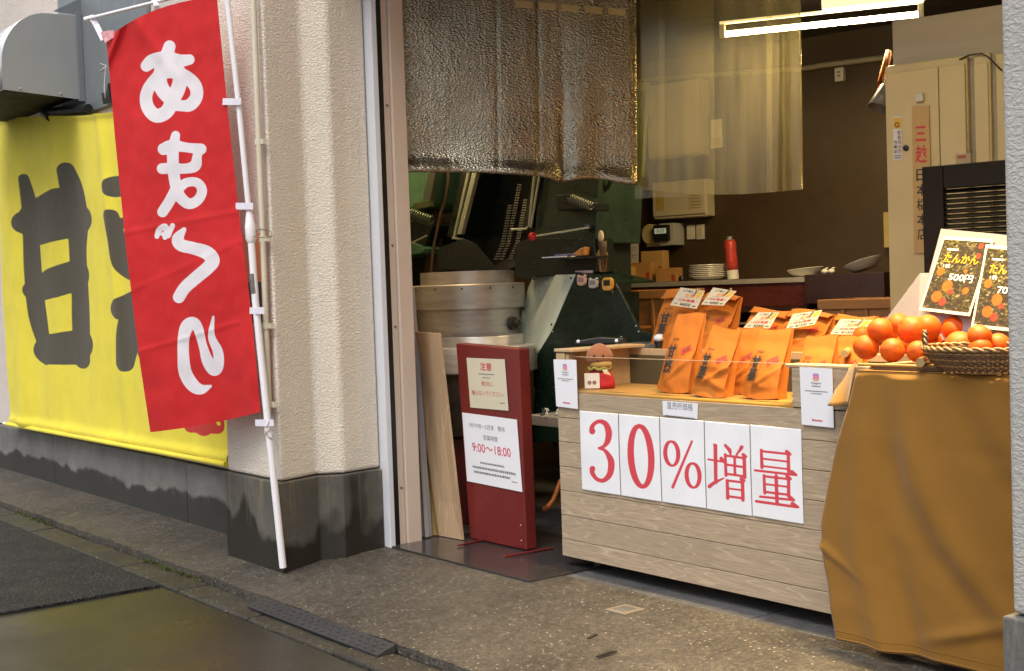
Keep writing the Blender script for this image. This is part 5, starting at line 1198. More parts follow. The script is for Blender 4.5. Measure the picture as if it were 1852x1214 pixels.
b = MB(INT); b.lathe([(0, 0), (.012, 0), (.012, .006), (.006, .009), (0, .009)], n=16, M=Matrix.Translation(pG(1639, 268, GK - .035)) @ Matrix.Rotation(ROTI, 4, 'Z') @ Matrix.Rotation(radians(90), 4, 'X')); b.build('lock', blackm, t, smooth=40)
b = MB(); P0 = pG(1742, 288, GK - .036); b.prism([P0 + UI * x + ZV * z for x, z in ((-.03, -.03), (.03, -.03), (.03, .022), (-.03, .022))], NI * .0015); b.build('rating_plate', mat('rating_plate', (.4, .33, .2), .5), t)
b = MB(); b.prism([P0 - NI * .0006 + UI * x + ZV * z for x, z in ((-.022, .004), (.012, .004), (.012, .015), (-.022, .015))], NI * .0004); b.build('rating_print', redlab, t)
for k, (e0, e1, lab) in enumerate(((-1.70, -1.635, 'narrow cream steel panel right of the tall cabinet'), (-1.615, -1.40, 'cream steel panel furthest right, half behind the pillar'))):
    t = thing('steel_panel', lab, 'panel', itr((e0 + e1) / 2, GK - .01, .02), ROTI, 'cream steel panels right of the cabinet')
    b = MB(INT); b.box((e0, GK - .012, .02), (e1, GK + .011, 1.958 - .01 * k)); b.build('case', cabm, t, bevel=.005)
    b = MB(INT); b.box((e0 + .004, GK - .02, .04), (e1 - .008, GK - .0125, 1.92 - .01 * k)); b.build('door', cabm, t, bevel=.003)
b = MB(); b.tube([pG(x, y, GK - .03) for x, y in ((1735, 108), (1752, 100), (1775, 97), (1786, 102), (1796, 112), (1812, 128))], .003, 8); tag(b.build('cable', blackm, smooth=True), 'dark cable tacked along the top of the cream panels', 'cable')
GP = GK - .037
b = MB(INT); e_ = egz(pG(1665, 177, GP)); b.box((e_.x - .016, GP - .02, e_.z - .017), (e_.x + .016, GP + .001, e_.z + .017)); tag(b.build('hook', whitep, rot=ROTI, bevel=.003), 'small white adhesive hook above the wooden plate', 'hook')
wpl = plank_mat('wood_name_plate', (.55, .37, .14), .7, .12, 'z', .5, False)
Pq = [pG(1649, 192, GP - .004), pG(1680, 190, GP - .004), pG(1686, 458, GP - .012), pG(1653, 458, GP - .012)]
t, fn, W, H = paper('name_plate', Pq, wpl, 'long wooden name plate with red and black characters hung on the cabinet', 'name plate', th=.008)
b = MB(); put(b, '三', fn, 0, H * .31, H * .10, W * .62, .02); put(b, '越', fn, 0, H * .17, H * .12, W * .66, .02); b.build('red_lettering', redink, t)
b = MB()
for k, ch in enumerate('日本橋本店'): put(b, ch, fn, .0, H * (.03 - .10 * k), H * .08, W * .6, .012)
b.build('lettering', blackink, t)
t, fn, W, H = paper('security_sticker', [pG(1615, 211, GP - .001), pG(1630, 211, GP - .001), pG(1632, 289, GP - .001), pG(1616, 290, GP - .001)], wpaper, 'white and yellow security camera sticker on the cabinet edge', 'sticker')
b = MB(); b.poly([fn(x * W, y * H) for x, y in ((-.46, .22), (.44, .22), (.44, .47), (-.46, .47))]); b.build('yellow_patch', mat('sticker_yellow', (.72, .45, .02), .5), t)
b = MB(); put_v(b, '防犯カメラ', fn, W * .22, H * .18, H * .108, W * .40, .015); put_v(b, '作動中', fn, -W * .22, -H * .04, H * .108, W * .40, .015); bars(b, fn, 0, -H * .40, W * .8, .004, 3); bars(b, fn, 0, -H * .45, W * .8, .004, 4)
f_ = lambda x, y: fn(x, y) + (CAM - fn(x, y)).normalized() * .0006; k_ = 20
b.add([f_(W * .3 * cos(2 * pi * i / k_) - W * .02, H * .31 + H * .06 * sin(2 * pi * i / k_)) for i in range(k_)] + [f_(W * .19 * cos(2 * pi * i / k_) - W * .02, H * .31 + H * .035 * sin(2 * pi * i / k_)) for i in range(k_)], [(i, (i + 1) % k_, k_ + (i + 1) % k_, k_ + i) for i in range(k_)])
b.build('lettering', blackink, t)
# black louvred screen standing in front
GLv = 4.6; louv = mat('black_louvre', (.0045, .004, .0035), .6, var=.3, spec=.15)
t = thing('louvred_screen', 'black louvred screen standing behind the posters', 'screen', itr(-1.5, GLv, 0), ROTI)
b = MB(INT); b.box((-1.69, GLv, .3), (-1.615, GLv + .04, 1.482)); b.box((-1.614, GLv, 1.40), (-1.0, GLv + .04, 1.482)); b.box((-1.0, GLv, .3), (-.93, GLv + .04, 1.482)); b.box((-1.614, GLv, .3), (-1.0, GLv + .04, .37)); b.build('frame', louv, t, bevel=.003)
for k in range(56):
    z = 1.390 - k * .0178; b = MB(INT @ Matrix.Translation((-1.307, GLv + .02, z)) @ Matrix.Rotation(radians(38), 4, 'X')); b.box((-.306, -.010, -.002), (.306, .010, .002)); b.build('slat', louv, t)
b = MB(INT); b.box((-1.69, GLv - .1, 0), (-1.65, GLv + .14, .03)); b.box((-1.69, GLv, .03), (-1.65, GLv + .04, .299)); b.box((-.97, GLv - .1, 0), (-.93, GLv + .14, .03)); b.box((-.97, GLv, .03), (-.93, GLv + .04, .299)); b.build('stand', louv, t)
# clamp lamp and orange cord bundle beside the cabinet
t = thing('clamp_lamp', 'grey conical clamp lamp hanging by the cabinet edge', 'lamp', pG(1592, 200, 5.55), ROTI)
A_, B_ = pG(1604, 152, 5.5), pG(1588, 196, 5.45); b = MB(); b.tube([A_, A_.lerp(B_, .1), B_], [.016, .022, .046], 20, cap=False); b.build('shade', mat('grey_shade', (.13, .13, .14), .4, .3), t, smooth=True, solid=.003)
b = MB(); b.tube([pG(1607, 138, 5.5), A_], .016, 12); b.build('holder', blackm, t, smooth=40)
b = MB(); b.tube([A_, pG(1612, 168, 5.4)], .010, 8); b.build('clamp', cpaper, t, smooth=40)
b = MB()
for k in range(7): b.tube([pG(1606 + 1.2 * k % 4, 92, 5.55) , pG(1597 - 2 * (k % 3) + k * .8, 125 + 3 * k, 5.5 + .01 * k), pG(1590 - (k % 4) + k, 150 + 5 * k, 5.5), pG(1600, 118 + 4 * k, 5.53)], .009, 8)
tag(b.build('cord_bundle', mat('orange_cord', (.42, .14, .03), .6, var=.3), smooth=True), 'bundle of orange cord hanging above the clamp lamp', 'cord')

# ================================================================== ROASTING MACHINES
grn = mat('dark_green_enamel', (.006, .017, .009), .30, var=.25, vs=5); grn2 = mat('olive_green_enamel', (.085, .11, .04), .4, var=.2); grnl = mat('lightened_green_enamel', (.10, .23, .13), .3, var=.3); blkg = mat('black_green_metal', (.012, .018, .014), .33, var=.3)  # left machine's green is lightened in the colour to make up for missing light
steel = mat('worn_steel', (.56, .51, .45), .38, .4, .28, 6, .06, 60, stretch=(1, 1, 5)); steelb = mat('bright_steel_plate', (.60, .68, .61), .38, .25, .2, 5, .05, 80); palebar = mat('pale_green_bar', (.48, .52, .40), .35, .3)
stained = mat('sooty_steel', (.13, .115, .10), .4, .7, .5, 8)
# centre machine with the black chute
t = thing('roasting_machine', 'tall black chestnut roasting machine with an open chute and red ball lever', 'machine', pG(900, 1000, 5.2), ROTI)
t.location.z = 0; ROOT[t.name] = (Vector(t.location), ROTI)
g0 = 5.18
b = MB(); slab(b, [(800, 150), (1030, 150), (965, 430), (930, 500), (800, 500), (838, 430)], g0 + .28, .04); b.build('chute_back', blkg, t)
b = MB(); slab(b, [(868, 150), (882, 150), (822, 432), (808, 428)], g0, .30); b.build('chute_side', blkg, t, bevel=.003)
b = MB(); slab(b, [(893, 150), (903, 150), (834, 424), (826, 424)], g0 - .035, .03); b.build('side_bar', palebar, t, bevel=.003)
b = MB(); slab(b, [(880, 150), (885, 150), (822, 430), (818, 430)], g0 - .02, .015); b.build('side_bar', palebar, t, bevel=.002)
b = MB(); b.tube([pG(x, y, g0 - .02) for x, y in ((818, 431), (838, 433))], .006, 8); b.build('bar_foot', palebar, t)
b = MB(); slab(b, [(1000, 150), (1016, 150), (956, 412), (944, 412)], g0, .28); b.build('chute_side', blkg, t, bevel=.003)
b = MB(); b.tube([pG(x, y, g0 - .02) for x, y in ((1012, 150), (985, 260), (966, 322), (957, 408), (952, 414), (925, 415))], .006, 8); b.build('frame_bar', palebar, t, smooth=40)
b = MB(); b.tube([pG(x, y, g0 - .02) for x, y in ((1025, 150), (990, 280), (976, 318), (960, 412))], .006, 8); b.build('frame_bar', palebar, t, smooth=40)
# conveyor chains
chm = mat('chain_steel', (.62, .58, .52), .4, .4, .3)
for off, y0 in ((0, 335), (16, 362), (-10, 372)):
    b = MB(); y = y0
    while y < 470:
        x = 942 + off - (y - 335) * .19 - (max(0, y - 440) * .25); 
        for q in (-3.6, 0.4):
            P0 = pG(x + q, y, g0 + .20); b.box((P0.dot(UI) - .0045, P0.dot(NI) - .006, P0.z - .003), (P0.dot(UI) + .0045, P0.dot(NI), P0.z + .0035), INT)
        y += 4.6
    b.build('conveyor_chain', chm, t)['kind'] = 'stuff'
b = MB()
def lip(u, v): x = 945 - 75 * v ** 1.6 - 22 * (1 - u) + 4 * v; y = 452 + 46 * v; P = pG(x + 26 * u * (1 - .2 * v), y, g0 + .24 - .10 * v); return P
b.grid(lip, 6, 10); b.build('chute_lip', stained, t, smooth=True, solid=.003)
b = MB(); slab(b, [(791, 489), (791, 455), (795, 448), (838, 432), (858, 440), (900, 489)], g0 - .06, .012); b.build('side_guard', blkg, t, bevel=.002)
b = MB(); slab(b, [(931, 500), (931, 448), (936, 440), (960, 431), (1075, 431), (1080, 492), (1040, 496), (948, 503)], g0 - .06, .16); b.build('side_guard', blkg, t, bevel=.003)
b = MB(); slab(b, [(980, 150), (1090, 150), (1078, 440), (965, 440), (968, 400)], g0 + .02, .40); b.build('housing', mat('dark_green_housing', (.022, .042, .028), .3, var=.3), t, bevel=.006)
b = MB(); slab(b, [(1005, 352), (1035, 350), (1078, 366), (1078, 382), (1040, 378), (1008, 382)], g0 - .10, .12); b.build('motor_block', blkg, t, bevel=.006)
def spring(name, p0, p1, rr_, turns, wire, parent, m_):
    A_, B_ = Vector(p0), Vector(p1); ax = (B_ - A_); ay = ax.cross(ZV).normalized(); az = ax.cross(ay).normalized()
    b = MB(); b.tube([A_ + ax * (k / (turns * 12)) + ay * (rr_ * cos(2 * pi * k / 12)) + az * (rr_ * sin(2 * pi * k / 12)) for k in range(turns * 12 + 1)], wire, 7); b.build(name, m_, parent, smooth=True)
spring('spring', pG(1032, 358, g0 - .14), pG(1072, 374, g0 - .14), .018, 10, .0045, t, mat('spring_steel', (.20, .21, .16), .35, .7))
b = MB(); b.tube([pG(1064, 412, g0 - .12), pG(970, 427, g0 - .16)], .0045, 8); lv_ = b.build('lever', palebar, t, smooth=40)
b = MB(); b.sphere(pG(963, 428, g0 - .162), .021, 20); b.build('lever_knob', mat('red_knob', (.55, .02, .02), .2), t, smooth=True)
b = MB(); b.tube([pG(1062, 410, g0 - .10), pG(1066, 414, g0 + .03)], .014, 12); b.build('lever_pivot', blkg, t, smooth=40)
b = MB(); slab(b, [(1080, 150), (1170, 150), (1160, 320), (1110, 372), (1088, 420), (1070, 455), (1076, 380)], g0 + .36, .03); b.build('gusset_plate', grn2, t, bevel=.003)
b = MB(); b.tube([pG(x, y, g0 + .08) for x, y in ((1108, 318), (1100, 338), (1088, 352), (1083, 400), (1078, 440), (1076, 500))], .010, 10); b.build('pipe', blkg, t, smooth=40)
for q in ((1084, 354), (1079, 432)):
    b = MB(); b.sphere(pG(*q, g0 + .065), .018, 10, (1, 1, .7)); b.build('pipe_joint', blkg, t, smooth=True)
b = MB(); slab(b, [(965, 432), (1080, 432), (1085, 700), (965, 700)], g0 + .10, .30); b.build('pedestal', blkg, t)
# machine at the left, mostly hidden by the jamb
t = thing('roasting_machine', 'green roasting machine with a coil spring close to the beige jamb', 'machine', pG(740, 1000, 5.0), ROTI)
t.location.z = 0; ROOT[t.name] = (Vector(t.location), ROTI)
g1 = 5.06
b = MB(); slab(b, [(690, 150), (800, 150), (784, 310), (768, 372), (735, 385), (690, 370)], g1 + .06, .35); b.build('body', grnl, t, bevel=.02)
b = MB(); slab(b, [(788, 250), (800, 250), (777, 366), (763, 366)], g1 + .02, .035); b.build('bracket', mat('grey_green_bracket', (.09, .11, .08), .4), t, bevel=.003)
b = MB(); slab(b, [(745, 368), (773, 362), (774, 374), (752, 380)], g1, .05); b.build('bracket', grn2, t, bevel=.003)
b = MB(); b.lathe([(0, -.04), (.032, -.04), (.032, .04), (0, .04)], n=20, M=Matrix.Translation(pG(733, 392, g1)) @ Matrix.Rotation(ROTI + radians(90), 4, 'Z') @ Matrix.Rotation(radians(90), 4, 'Y')); b.build('spring_drum', grnl, t, smooth=40)
spring('spring', pG(742, 386, g1 - .01), pG(781, 400, g1 - .01), .024, 9, .006, t, mat('green_spring', (.10, .13, .08), .3, .6))
b = MB(); slab(b, [(690, 395), (752, 400), (782, 408), (766, 452), (700, 432), (690, 430)], g1 + .10, .25); b.build('lower_body', blkg, t, bevel=.01)
b = MB(); slab(b, [(690, 420), (768, 450), (763, 458), (690, 470)], g1 + .05, .2); b.build('skirt', grnl, t, bevel=.004)
b = MB(); b.tube([pG(700, 461, g1), pG(772, 426, g1 + .02)], .005, 8); b.build('lever', palebar, t, smooth=40)
b = MB(); b.tube([pG(x, y, g1 + .12) for x, y in ((808, 150), (811, 325), (806, 360), (797, 385), (790, 420), (783, 455), (779, 500))], .008, 8); b.build('pipe', mat('rusty_pipe', (.20, .14, .09), .5, .5, .4), t, smooth=40)
b = MB(); slab(b, [(785, 380), (800, 390), (790, 500), (765, 500)], g1 + .2, .02); b.build('post', mat('brown_post', (.07, .04, .02), .6), t)
b = MB(); slab(b, [(690, 455), (780, 455), (780, 640), (690, 640)], g1 + .32, .03); b.build('back_plate', blkg, t)
# clutter beyond the machines on a shelf
sh = thing('back_shelf', 'narrow orange brown shelf of packets behind the roasting pot', 'shelf', pG(775, 485, 5.75), ROTI)
b = MB(INT); P0 = egz(pG(770, 486, 5.62)); b.box((P0.x - .35, 5.62, P0.z - .02), (P0.x + .30, 5.9, P0.z)); b.build('board', mat('orange_shelf', (.34, .15, .04), .5), sh)
for e in (-.34, .28):
    b = MB(INT); b.box((P0.x + e, 5.86, 0), (P0.x + e + .03, 5.89, P0.z - .021)); b.build('leg', dmah, sh)
for x0, y0, x1, lab, cc in ((744, 452, 768, 'red packet on the shelf behind the roasting pot', (.45, .03, .025)), (731, 466, 742, 'pale yellow packet at the left end of the shelf', (.5, .36, .12)), (796, 418, 814, 'tall brown board standing on the shelf', (.26, .14, .05)), (813, 432, 838, 'bright green bag on the shelf beside the chute', (.12, .40, .04))):
    g = 5.70; l, r = egz(pG(x0, 470, g)).x, egz(pG(x1, 470, g)).x; zt = pG(x0, y0, g).z
    b = MB(INT); b.prism([(l, g, P0.z + .001), (r, g, P0.z + .001), (r - .006, g + .02, zt), ((l + r) / 2, g + .02, zt + .012), (l + .012, g + .02, zt - .01)], (0, .05, 0))
    tag(b.build('packet', mat('packet_' + lab[:9].replace(' ', '_'), cc, .4, var=.2, vs=20), loc=itr((l + r) / 2, g, P0.z + .001), rot=ROTI, bevel=.006), lab, 'packet', 'packets on the shelf behind the machines')
P1 = pG(818, 406, 5.72); b = MB(); b.sphere(P1, .035, 18, (1.2, .8, .9), fn=lambda d: 1 + .35 * noise.noise(d * 2.2)); b.tube([P1, P1 + Vector((0, 0.0, -.14))], [.02, .012], 8)
tag(b.build('rag', mat('blue_rag', (.03, .12, .42), .7, var=.2), smooth=True), 'bright blue rag stuffed beside the chute above the green bag', 'rag')
# upper pot
def pot_c(px, py, dep): P = pY(px, py, dep); return P
Pc = pot_c(846, 515, 6.62); zr = Pc.z
t = thing('roasting_pot', 'wide riveted steel roasting pot with a rolled rim under the chute', 'pot', (Pc.x, Pc.y, 0), 0)
MP = Matrix.Translation((Pc.x, Pc.y, 0))
b = MB(MP); b.lathe([(.232, zr - .002), (.236, zr + .064), (.240, zr + .066), (.240, zr - .002)], n=64); b.build('inner_collar', steel, t, smooth=40)
b = MB(MP); b.lathe([(.27, zr - .12), (.288, zr - .12), (.290, zr - .004), (.284, zr + .002), (.236, zr + .002), (.236, zr - .004), (.27, zr - .006)], n=72); b.build('rim_band', steel, t, smooth=40)
b = MB(MP); b.lathe([(0, zr - .42), (.25, zr - .42), (.262, zr - .121)], n=64); b.build('bowl', steel, t, smooth=40)
for k in range(5):
    a = radians(-150 + k * 28); b = MB(MP); b.sphere((.289 * cos(a), .289 * sin(a), zr - .02), .006, 8); b.build('rivet', stained, t, smooth=True)
b = MB(MP); a = radians(-35); b.lathe([(0, 0), (.034, 0), (.034, .02), (.016, .022), (.016, .05), (0, .05)], n=20, M=MP @ Matrix.Translation((.262 * cos(a), .262 * sin(a), zr - .20)) @ Matrix.Rotation(a, 4, 'Z') @ Matrix.Rotation(radians(90), 4, 'Y')); b.build('bolt_boss', stained, t, smooth=40)
b = MB(MP); b.box((-.24, -.15, 0), (.24, .22, zr - .422)); b.build('base_cabinet', mat('dark_red_cabinet', (.11, .014, .012), .4, var=.15), t, bevel=.004)
# lower pot in front
Pd = pot_c(866, 607, 6.22); zd = Pd.z
t = thing('collecting_pot', 'round steel pot with an open dark mouth behind the maroon sign board', 'pot', (Pd.x, Pd.y, 0), 0)
MQ = Matrix.Translation((Pd.x, Pd.y, 0))
b = MB(MQ); b.lathe([(0, zd - .16), (.198, zd - .16), (.205, zd - .02), (.205, zd), (.209, zd + .001), (.211, zd - .002), (.211, zd - .30), (.205, zd - .30)], n=64); b.build('wall', steel, t, smooth=40)
b = MB(MQ); b.lathe([(0, zd - .158), (.195, zd - .158), (.2, zd - .05), (.199, zd - .05), (.193, zd - .15), (0, zd - .152)], n=48); b.build('dark_lining', blk, t, smooth=40)  # near-black lining inside the mouth
b = MB(MQ); b.lathe([(.211, zd - .045), (.272, zd - .05), (.276, zd - .055), (.276, zd - .165), (.270, zd - .17), (.211, zd - .165)], n=64); b.build('outer_flange', steel, t, smooth=40)
b = MB(MQ); b.lathe([(.22, zd - .17), (.24, zd - .172), (.24, zd - .46), (0, zd - .47)], n=56); b.build('lower_drum', stained, t, smooth=40)
b = MB(MQ); b.box((-.19, -.16, 0), (.17, .2, zd - .474)); b.build('stand', mat('maroon_stand', (.14, .014, .012), .4, var=.15), t, bevel=.004)
for k in range(4):
    a = radians(-60 + 14 * k); b = MB(MQ); b.sphere((.277 * cos(a), .277 * sin(a), zd - .07), .005, 8); b.build('rivet', stained, t, smooth=True)
# green hopper stand with the steel plate
t = thing('hopper_stand', 'dark green hopper stand with a bright sloping steel plate', 'machine', pY(1060, 700, 6.0), ROTI)
t.location.z = 0; ROOT[t.name] = (Vector(t.location), ROTI)
gh = 4.98
b = MB(); P_ = [(1041, 497), (1114, 514), (1118, 520), (1158, 600), (1182, 604), (1182, 640), (1130, 800), (960, 800), (972, 640), (1003, 590)]
slab(b, P_, gh, .02); b.build('side_panel', grn, t, bevel=.002)
b = MB(); F_ = [pG(965, 498, gh + .30), pG(1040, 496, gh + .004), pG(1003, 590, gh + .004), pG(968, 660, gh + .004), pG(928, 640, gh + .22), pG(945, 560, gh + .28), pG(952, 520, gh + .30)]
cv = sum(F_, Vector()) / len(F_); nn_ = (F_[1] - F_[0]).cross(F_[3] - F_[0]).normalized(); nn_ = nn_ if nn_.dot(CAM - cv) > 0 else -nn_
F2 = [p - nn_ * (p - cv).dot(nn_) for p in F_]
b.prism(F2, -nn_ * .004); b.build('steel_plate', steelb, t, bevel=.001)
for q in (F2[0], F2[1], F2[2], F2[5]):
    c_ = q.lerp(cv, .10); b = MB(); b.sphere(c_ + nn_ * .001, .006, 8); b.build('bolt', blackm, t, smooth=True)
b = MB(); slab(b, [(1036, 496), (1114, 514), (1113, 509), (1040, 492)], gh + .021, .34); b.build('top', grn, t, bevel=.002)
b = MB(); slab(b, [(1055, 530), (1105, 530), (1110, 810), (1000, 810), (1000, 720)], gh + .022, .24); b.build('core', blkg, t)
for q in ((1108, 528), (1150, 590), (1155, 600), (1000, 600)):
    b = MB(); b.sphere(pG(*q, gh - .001), .0045, 8); b.build('bolt', palebar, t, smooth=True)
# timers stuck on the stand
def timer(px, py, rw, rh, label, col, face, ears):
    t = thing('kitchen_timer', label, 'timer', pG(px, py + rh, gh - .012), ROTI, 'kitchen timers on the green stand')
    P0 = pG(px, py, gh - .001); k = P0.y / F; a, c_ = rw * k, rh * k
    pts = [P0 + UI * (a * (abs(cos(q)) ** .6) * (1 if cos(q) > 0 else -1)) + ZV * (c_ * (abs(sin(q)) ** .6) * (1 if sin(q) > 0 else -1)) for q in [2 * pi * i / 28 for i in range(28)]]
    m_ = mat('timer_' + label[:6].strip(), col, .4, var=.04)
    b = MB(); b.prism(pts, -NI * .022); b.build('case', m_, t, bevel=.004)
    if ears:
        for s in (-1, 1):
            b = MB(); b.sphere(P0 + UI * (a * .75 * s) + ZV * (c_ * .95) - NI * .011, a * .36, 12, (1, 1, .8)); b.build('ear', m_, t, smooth=True)
    b = MB(); w_, h_ = (a * .62, c_ * .42); o_ = P0 - NI * .0225 + ZV * (c_ * .2)
    b.prism([o_ + UI * x + ZV * z for x, z in ((-w_, -h_), (w_, -h_), (w_, h_), (-w_, h_))], -NI * .001); b.build('display', face, t)
    for s in (-.5, 0, .5):
        b = MB(); b.sphere(P0 - NI * .022 + UI * (a * s) - ZV * (c_ * .62), a * .15, 8, (1, .6, .8)); b.build('button', creamp, t, smooth=True)
timer(1055, 508, 9, 9, 'pink timer with two round ears at the left', (.50, .30, .24), mat('timer_grey', (.25, .2, .18), .4), True)
timer(1076, 513, 9, 8.5, 'grey timer with two round ears in the middle', (.40, .37, .34), mat('timer_grey', (.25, .2, .18), .4), True)
timer(1102, 514, 11, 12, 'square orange timer with a black screen at the right', (.62, .30, .04), blackm, False)
# pen holder etc. on top
P0 = egz(pG(1090, 489, gh + .16)); zt_ = pG(1090, 494, gh + .1).z
t = thing('pen_holder', 'clear cup of yellow pencils and a white brush on the green stand', 'pen holder', itr(P0.x, gh + .16, zt_), ROTI)
Mh = INT @ Matrix.Translation((P0.x, gh + .16, zt_))
b = MB(Mh); b.lathe([(0, .002), (.03, .002), (.033, .09), (.031, .09), (.028, .006), (0, .006)], n=20); b.build('cup', acr, t, smooth=40)
for k in range(7):
    a = 2 * pi * k / 7; b = MB(Mh); b.tube([(.012 * cos(a), .012 * sin(a), .007), (.026 * cos(a), .022 * sin(a), .085 + .012 * (k % 3))], .004, 6); b.build('pencil', mat('pencil_yellow', (.60, .32, .03), .45) if k % 3 else mat('pencil_brown', (.2, .09, .04), .5), t)
b = MB(Mh); b.tube([(0, 0, .01), (.005, 0, .12), (.003, 0, .15)], [.006, .020, .022], 10); b.build('brush', mat('brown_bristle', (.10, .065, .035), .8, var=.4, vs=60), t, smooth=True)
b = MB(Mh); b.sphere((-.004, 0, .175), .019, 14, (.8, .7, 1.5)); b.build('brush_cap', mat('ivory', (.62, .52, .30), .5), t, smooth=True)
b = MB(INT @ Matrix.Translation((P0.x - .045, gh + .07, zt_ + .001))); b.box((-.045, -.012, 0), (.045, .012, .014)); tag(b.build('eraser', mat('mauve_eraser', (.42, .30, .34), .6), loc=itr(P0.x - .045, gh + .07, zt_), rot=ROTI, bevel=.003), 'mauve eraser block beside the pen holder', 'eraser')
# small shelf of papers on the machine
pz = pG(1020, 466, g0 - .08)
t = thing('clipboard', 'stack of papers with a snack bag lying on the machine ledge', 'papers', pG(1020, 470, g0 - .07), ROTI)
b = MB(INT); q = egz(pz); zl = pG(1020, 431, g0 - .06).z + .001; b.box((egz(pG(985, 466, g0 - .2)).x, g0 - .20, q.z - .012), (egz(pG(1072, 466, g0 - .2)).x, g0 - .061, q.z - .002)); b.build('ledge', blkg, t)
b = MB(INT); b.box((egz(pG(982, 466, g0 - .2)).x, g0 - .21, q.z - .0015), (egz(pG(1024, 466, g0 - .2)).x, g0 - .07, q.z + .004)); b.build('paper_stack', wpaper, t)
b = MB(INT); b.box((egz(pG(1000, 466, g0 - .2)).x, g0 - .19, q.z + .005), (egz(pG(1034, 466, g0 - .2)).x, g0 - .16, q.z + .014)); b.build('pen_case', mat('violet_case', (.12, .11, .22), .4), t, bevel=.003)
b = MB(INT); x0, x1 = egz(pG(1028, 456, g0 - .12)).x, egz(pG(1056, 456, g0 - .12)).x; b.prism([(x0, g0 - .12, q.z), (x1, g0 - .12, q.z + .004), (x1, g0 - .11, q.z + .045), (x1 - .03, g0 - .11, q.z + .038)], (0, .05, 0)); b.build('snack_bag', mat('amber_bag', (.42, .17, .03), .35, var=.5, vs=40), t, bevel=.004)
# metal tray with clips between the sign board and the counter
t = thing('metal_tray', 'pale metal tray holding bits of hardware left of the counter', 'tray', pD(985, 770, 3.72), ROTF)
q = sdz(pD(985, 756, 3.60)); b = MB(FAC); b.box((q.x - .18, 3.60, q.z - .008), (q.x + .14, 3.86, q.z)); b.box((q.x - .18, 3.588, q.z - .035), (q.x + .14, 3.599, q.z + .008)); b.build('tray', mat('pale_tray', (.48, .44, .36), .35, .5), t, bevel=.002)
for s in (-.16, .12):
    b = MB(FAC); b.box((q.x + s - .01, 3.84, 0), (q.x + s + .01, 3.858, q.z - .009)); b.build('leg', blackm, t)
random.seed(5)
for k in range(12):
    b = MB(FAC); c_ = Vector((q.x - .11 + .018 * k, 3.64 + random.uniform(-.02, .06), q.z + .001)); a = random.uniform(0, 3)
    b.tube([c_ + Vector((0, 0, .004)), c_ + Vector((.02 * cos(a), .02 * sin(a), .008)), c_ + Vector((.02 * cos(a) + .008, .02 * sin(a), .028)), c_ + Vector((.004, .003, .02))], .0035, 6)
    tag(b.build('metal_clip', chm if k % 3 else blackm, smooth=True), 'small bent metal clip among the hardware on the pale tray', 'clip', 'clips on the metal tray')
b = MB(); b.tube([pD(x, y, dq) for x, y, dq in ((1014, 868, 3.62), (1008, 885, 3.60), (1000, 905, 3.56), (990, 918, 3.5), (984, 921, 3.5))], .010, 10)
tag(b.build('gas_hose', mat('orange_hose', (.45, .13, .03), .45), smooth=40), 'orange gas hose curving to the floor beside the counter', 'hose')

# ================================================================== SILVER CURTAIN AND CLEAR FILM
m, n, bb_ = nodes_of('silver_bubble_foil'); v = coords(n)
vo = n.nodes.new('ShaderNodeTexVoronoi'); vo.inputs['Scale'].default_value = 125; n.links.new(coords(n, (1, .4, 1.15), (0, .5, 0)), vo.inputs['Vector'])
f = noise_n(n, v, 6, 5, .6)
setb(n, bb_, 'Base Color', ramp(n, f, [(.3, (.27, .24, .18)), (.7, (.37, .33, .26))])); setb(n, bb_, 'Metallic', .92); setb(n, bb_, 'Roughness', mrange(n, noise_n(n, v, 9, 3), .3, .7, .24, .38))
bump(n, bb_, noise_n(n, coords(n, (6, 6, .8)), 3, 4), .3, .02); bump(n, bb_, vo.outputs['Distance'], .58, .005)
foil = m
t = thing('silver_curtain', 'silver bubble foil heat curtain hanging in front of the roasting machines', 'curtain', pY(930, 325, 5.8), ROTI)
def cur(u, v):
    TL, TR, BR, BL = (706, -60), (1150, -30), (1152, 331), (712, 312)
    x = (TL[0] + (TR[0] - TL[0]) * u) * (1 - v) + (BL[0] + (BR[0] - BL[0]) * u) * v; y = (TL[1] + (TR[1] - TL[1]) * u) * (1 - v) + (BL[1] + (BR[1] - BL[1]) * u) * v
    y += v ** 6 * (-6 * sin(pi * u * 1.25) + 7 * exp(-((u - .69) / .05) ** 2) - 5 * exp(-((u - .84) / .08) ** 2))
    d = 5.74 + .17 * u + .012 * sin(u * 11) * v + .012 * noise.noise((u * 4, v * 3, 2)) + .02 * exp(-((u - .70) / .02) ** 2) * v ** 2 - .02 * exp(-((u - .80 + .04 * v) / .06) ** 2) * v
    d -= .05 * exp(-((v - .985) / .045) ** 2) * (.7 + .3 * sin(u * 14)) - .006 * exp(-((u - .995) / .01) ** 2)
    d += .006 * exp(-((u - .43) / .006) ** 2) + .006 * exp(-((u - .60) / .006) ** 2)
    return pY(x, y, d)
b = MB(); b.grid(cur, 120, 90); b.build('foil', foil, t, smooth=True, solid=.004)
b = MB(); b.tube([pY(700, -62, 5.78), pY(1156, -32, 5.95)], .012, 10); b.build('rod', alu, t, smooth=40)
tp = mat('cloth_tape', (.50, .40, .22), .6, var=.1)
ty = lambda x: -28 + 0
for x in range(930, 1140, 42):
    b = MB(); u = (x - 706) / 444; 
    b.prism([cur(u + a_, c_) + Vector((0, -.009, 0)) for a_, c_ in ((0, .115 + .02 * u), (.075, .118 + .02 * u), (.072, .152 + .02 * u), (.004, .150 + .02 * u))], (0, .003, 0)); b.build('tape', tp, t)
film1 = film_mat('yellowed_clear_film', (.87, .82, .60), .16); film2 = film_mat('clear_film_strip', (.95, .92, .78), .10)
t = thing('plastic_film', 'yellowed clear plastic film hanging right of the silver curtain', 'film', pY(1310, 345, 5.8), ROTI)
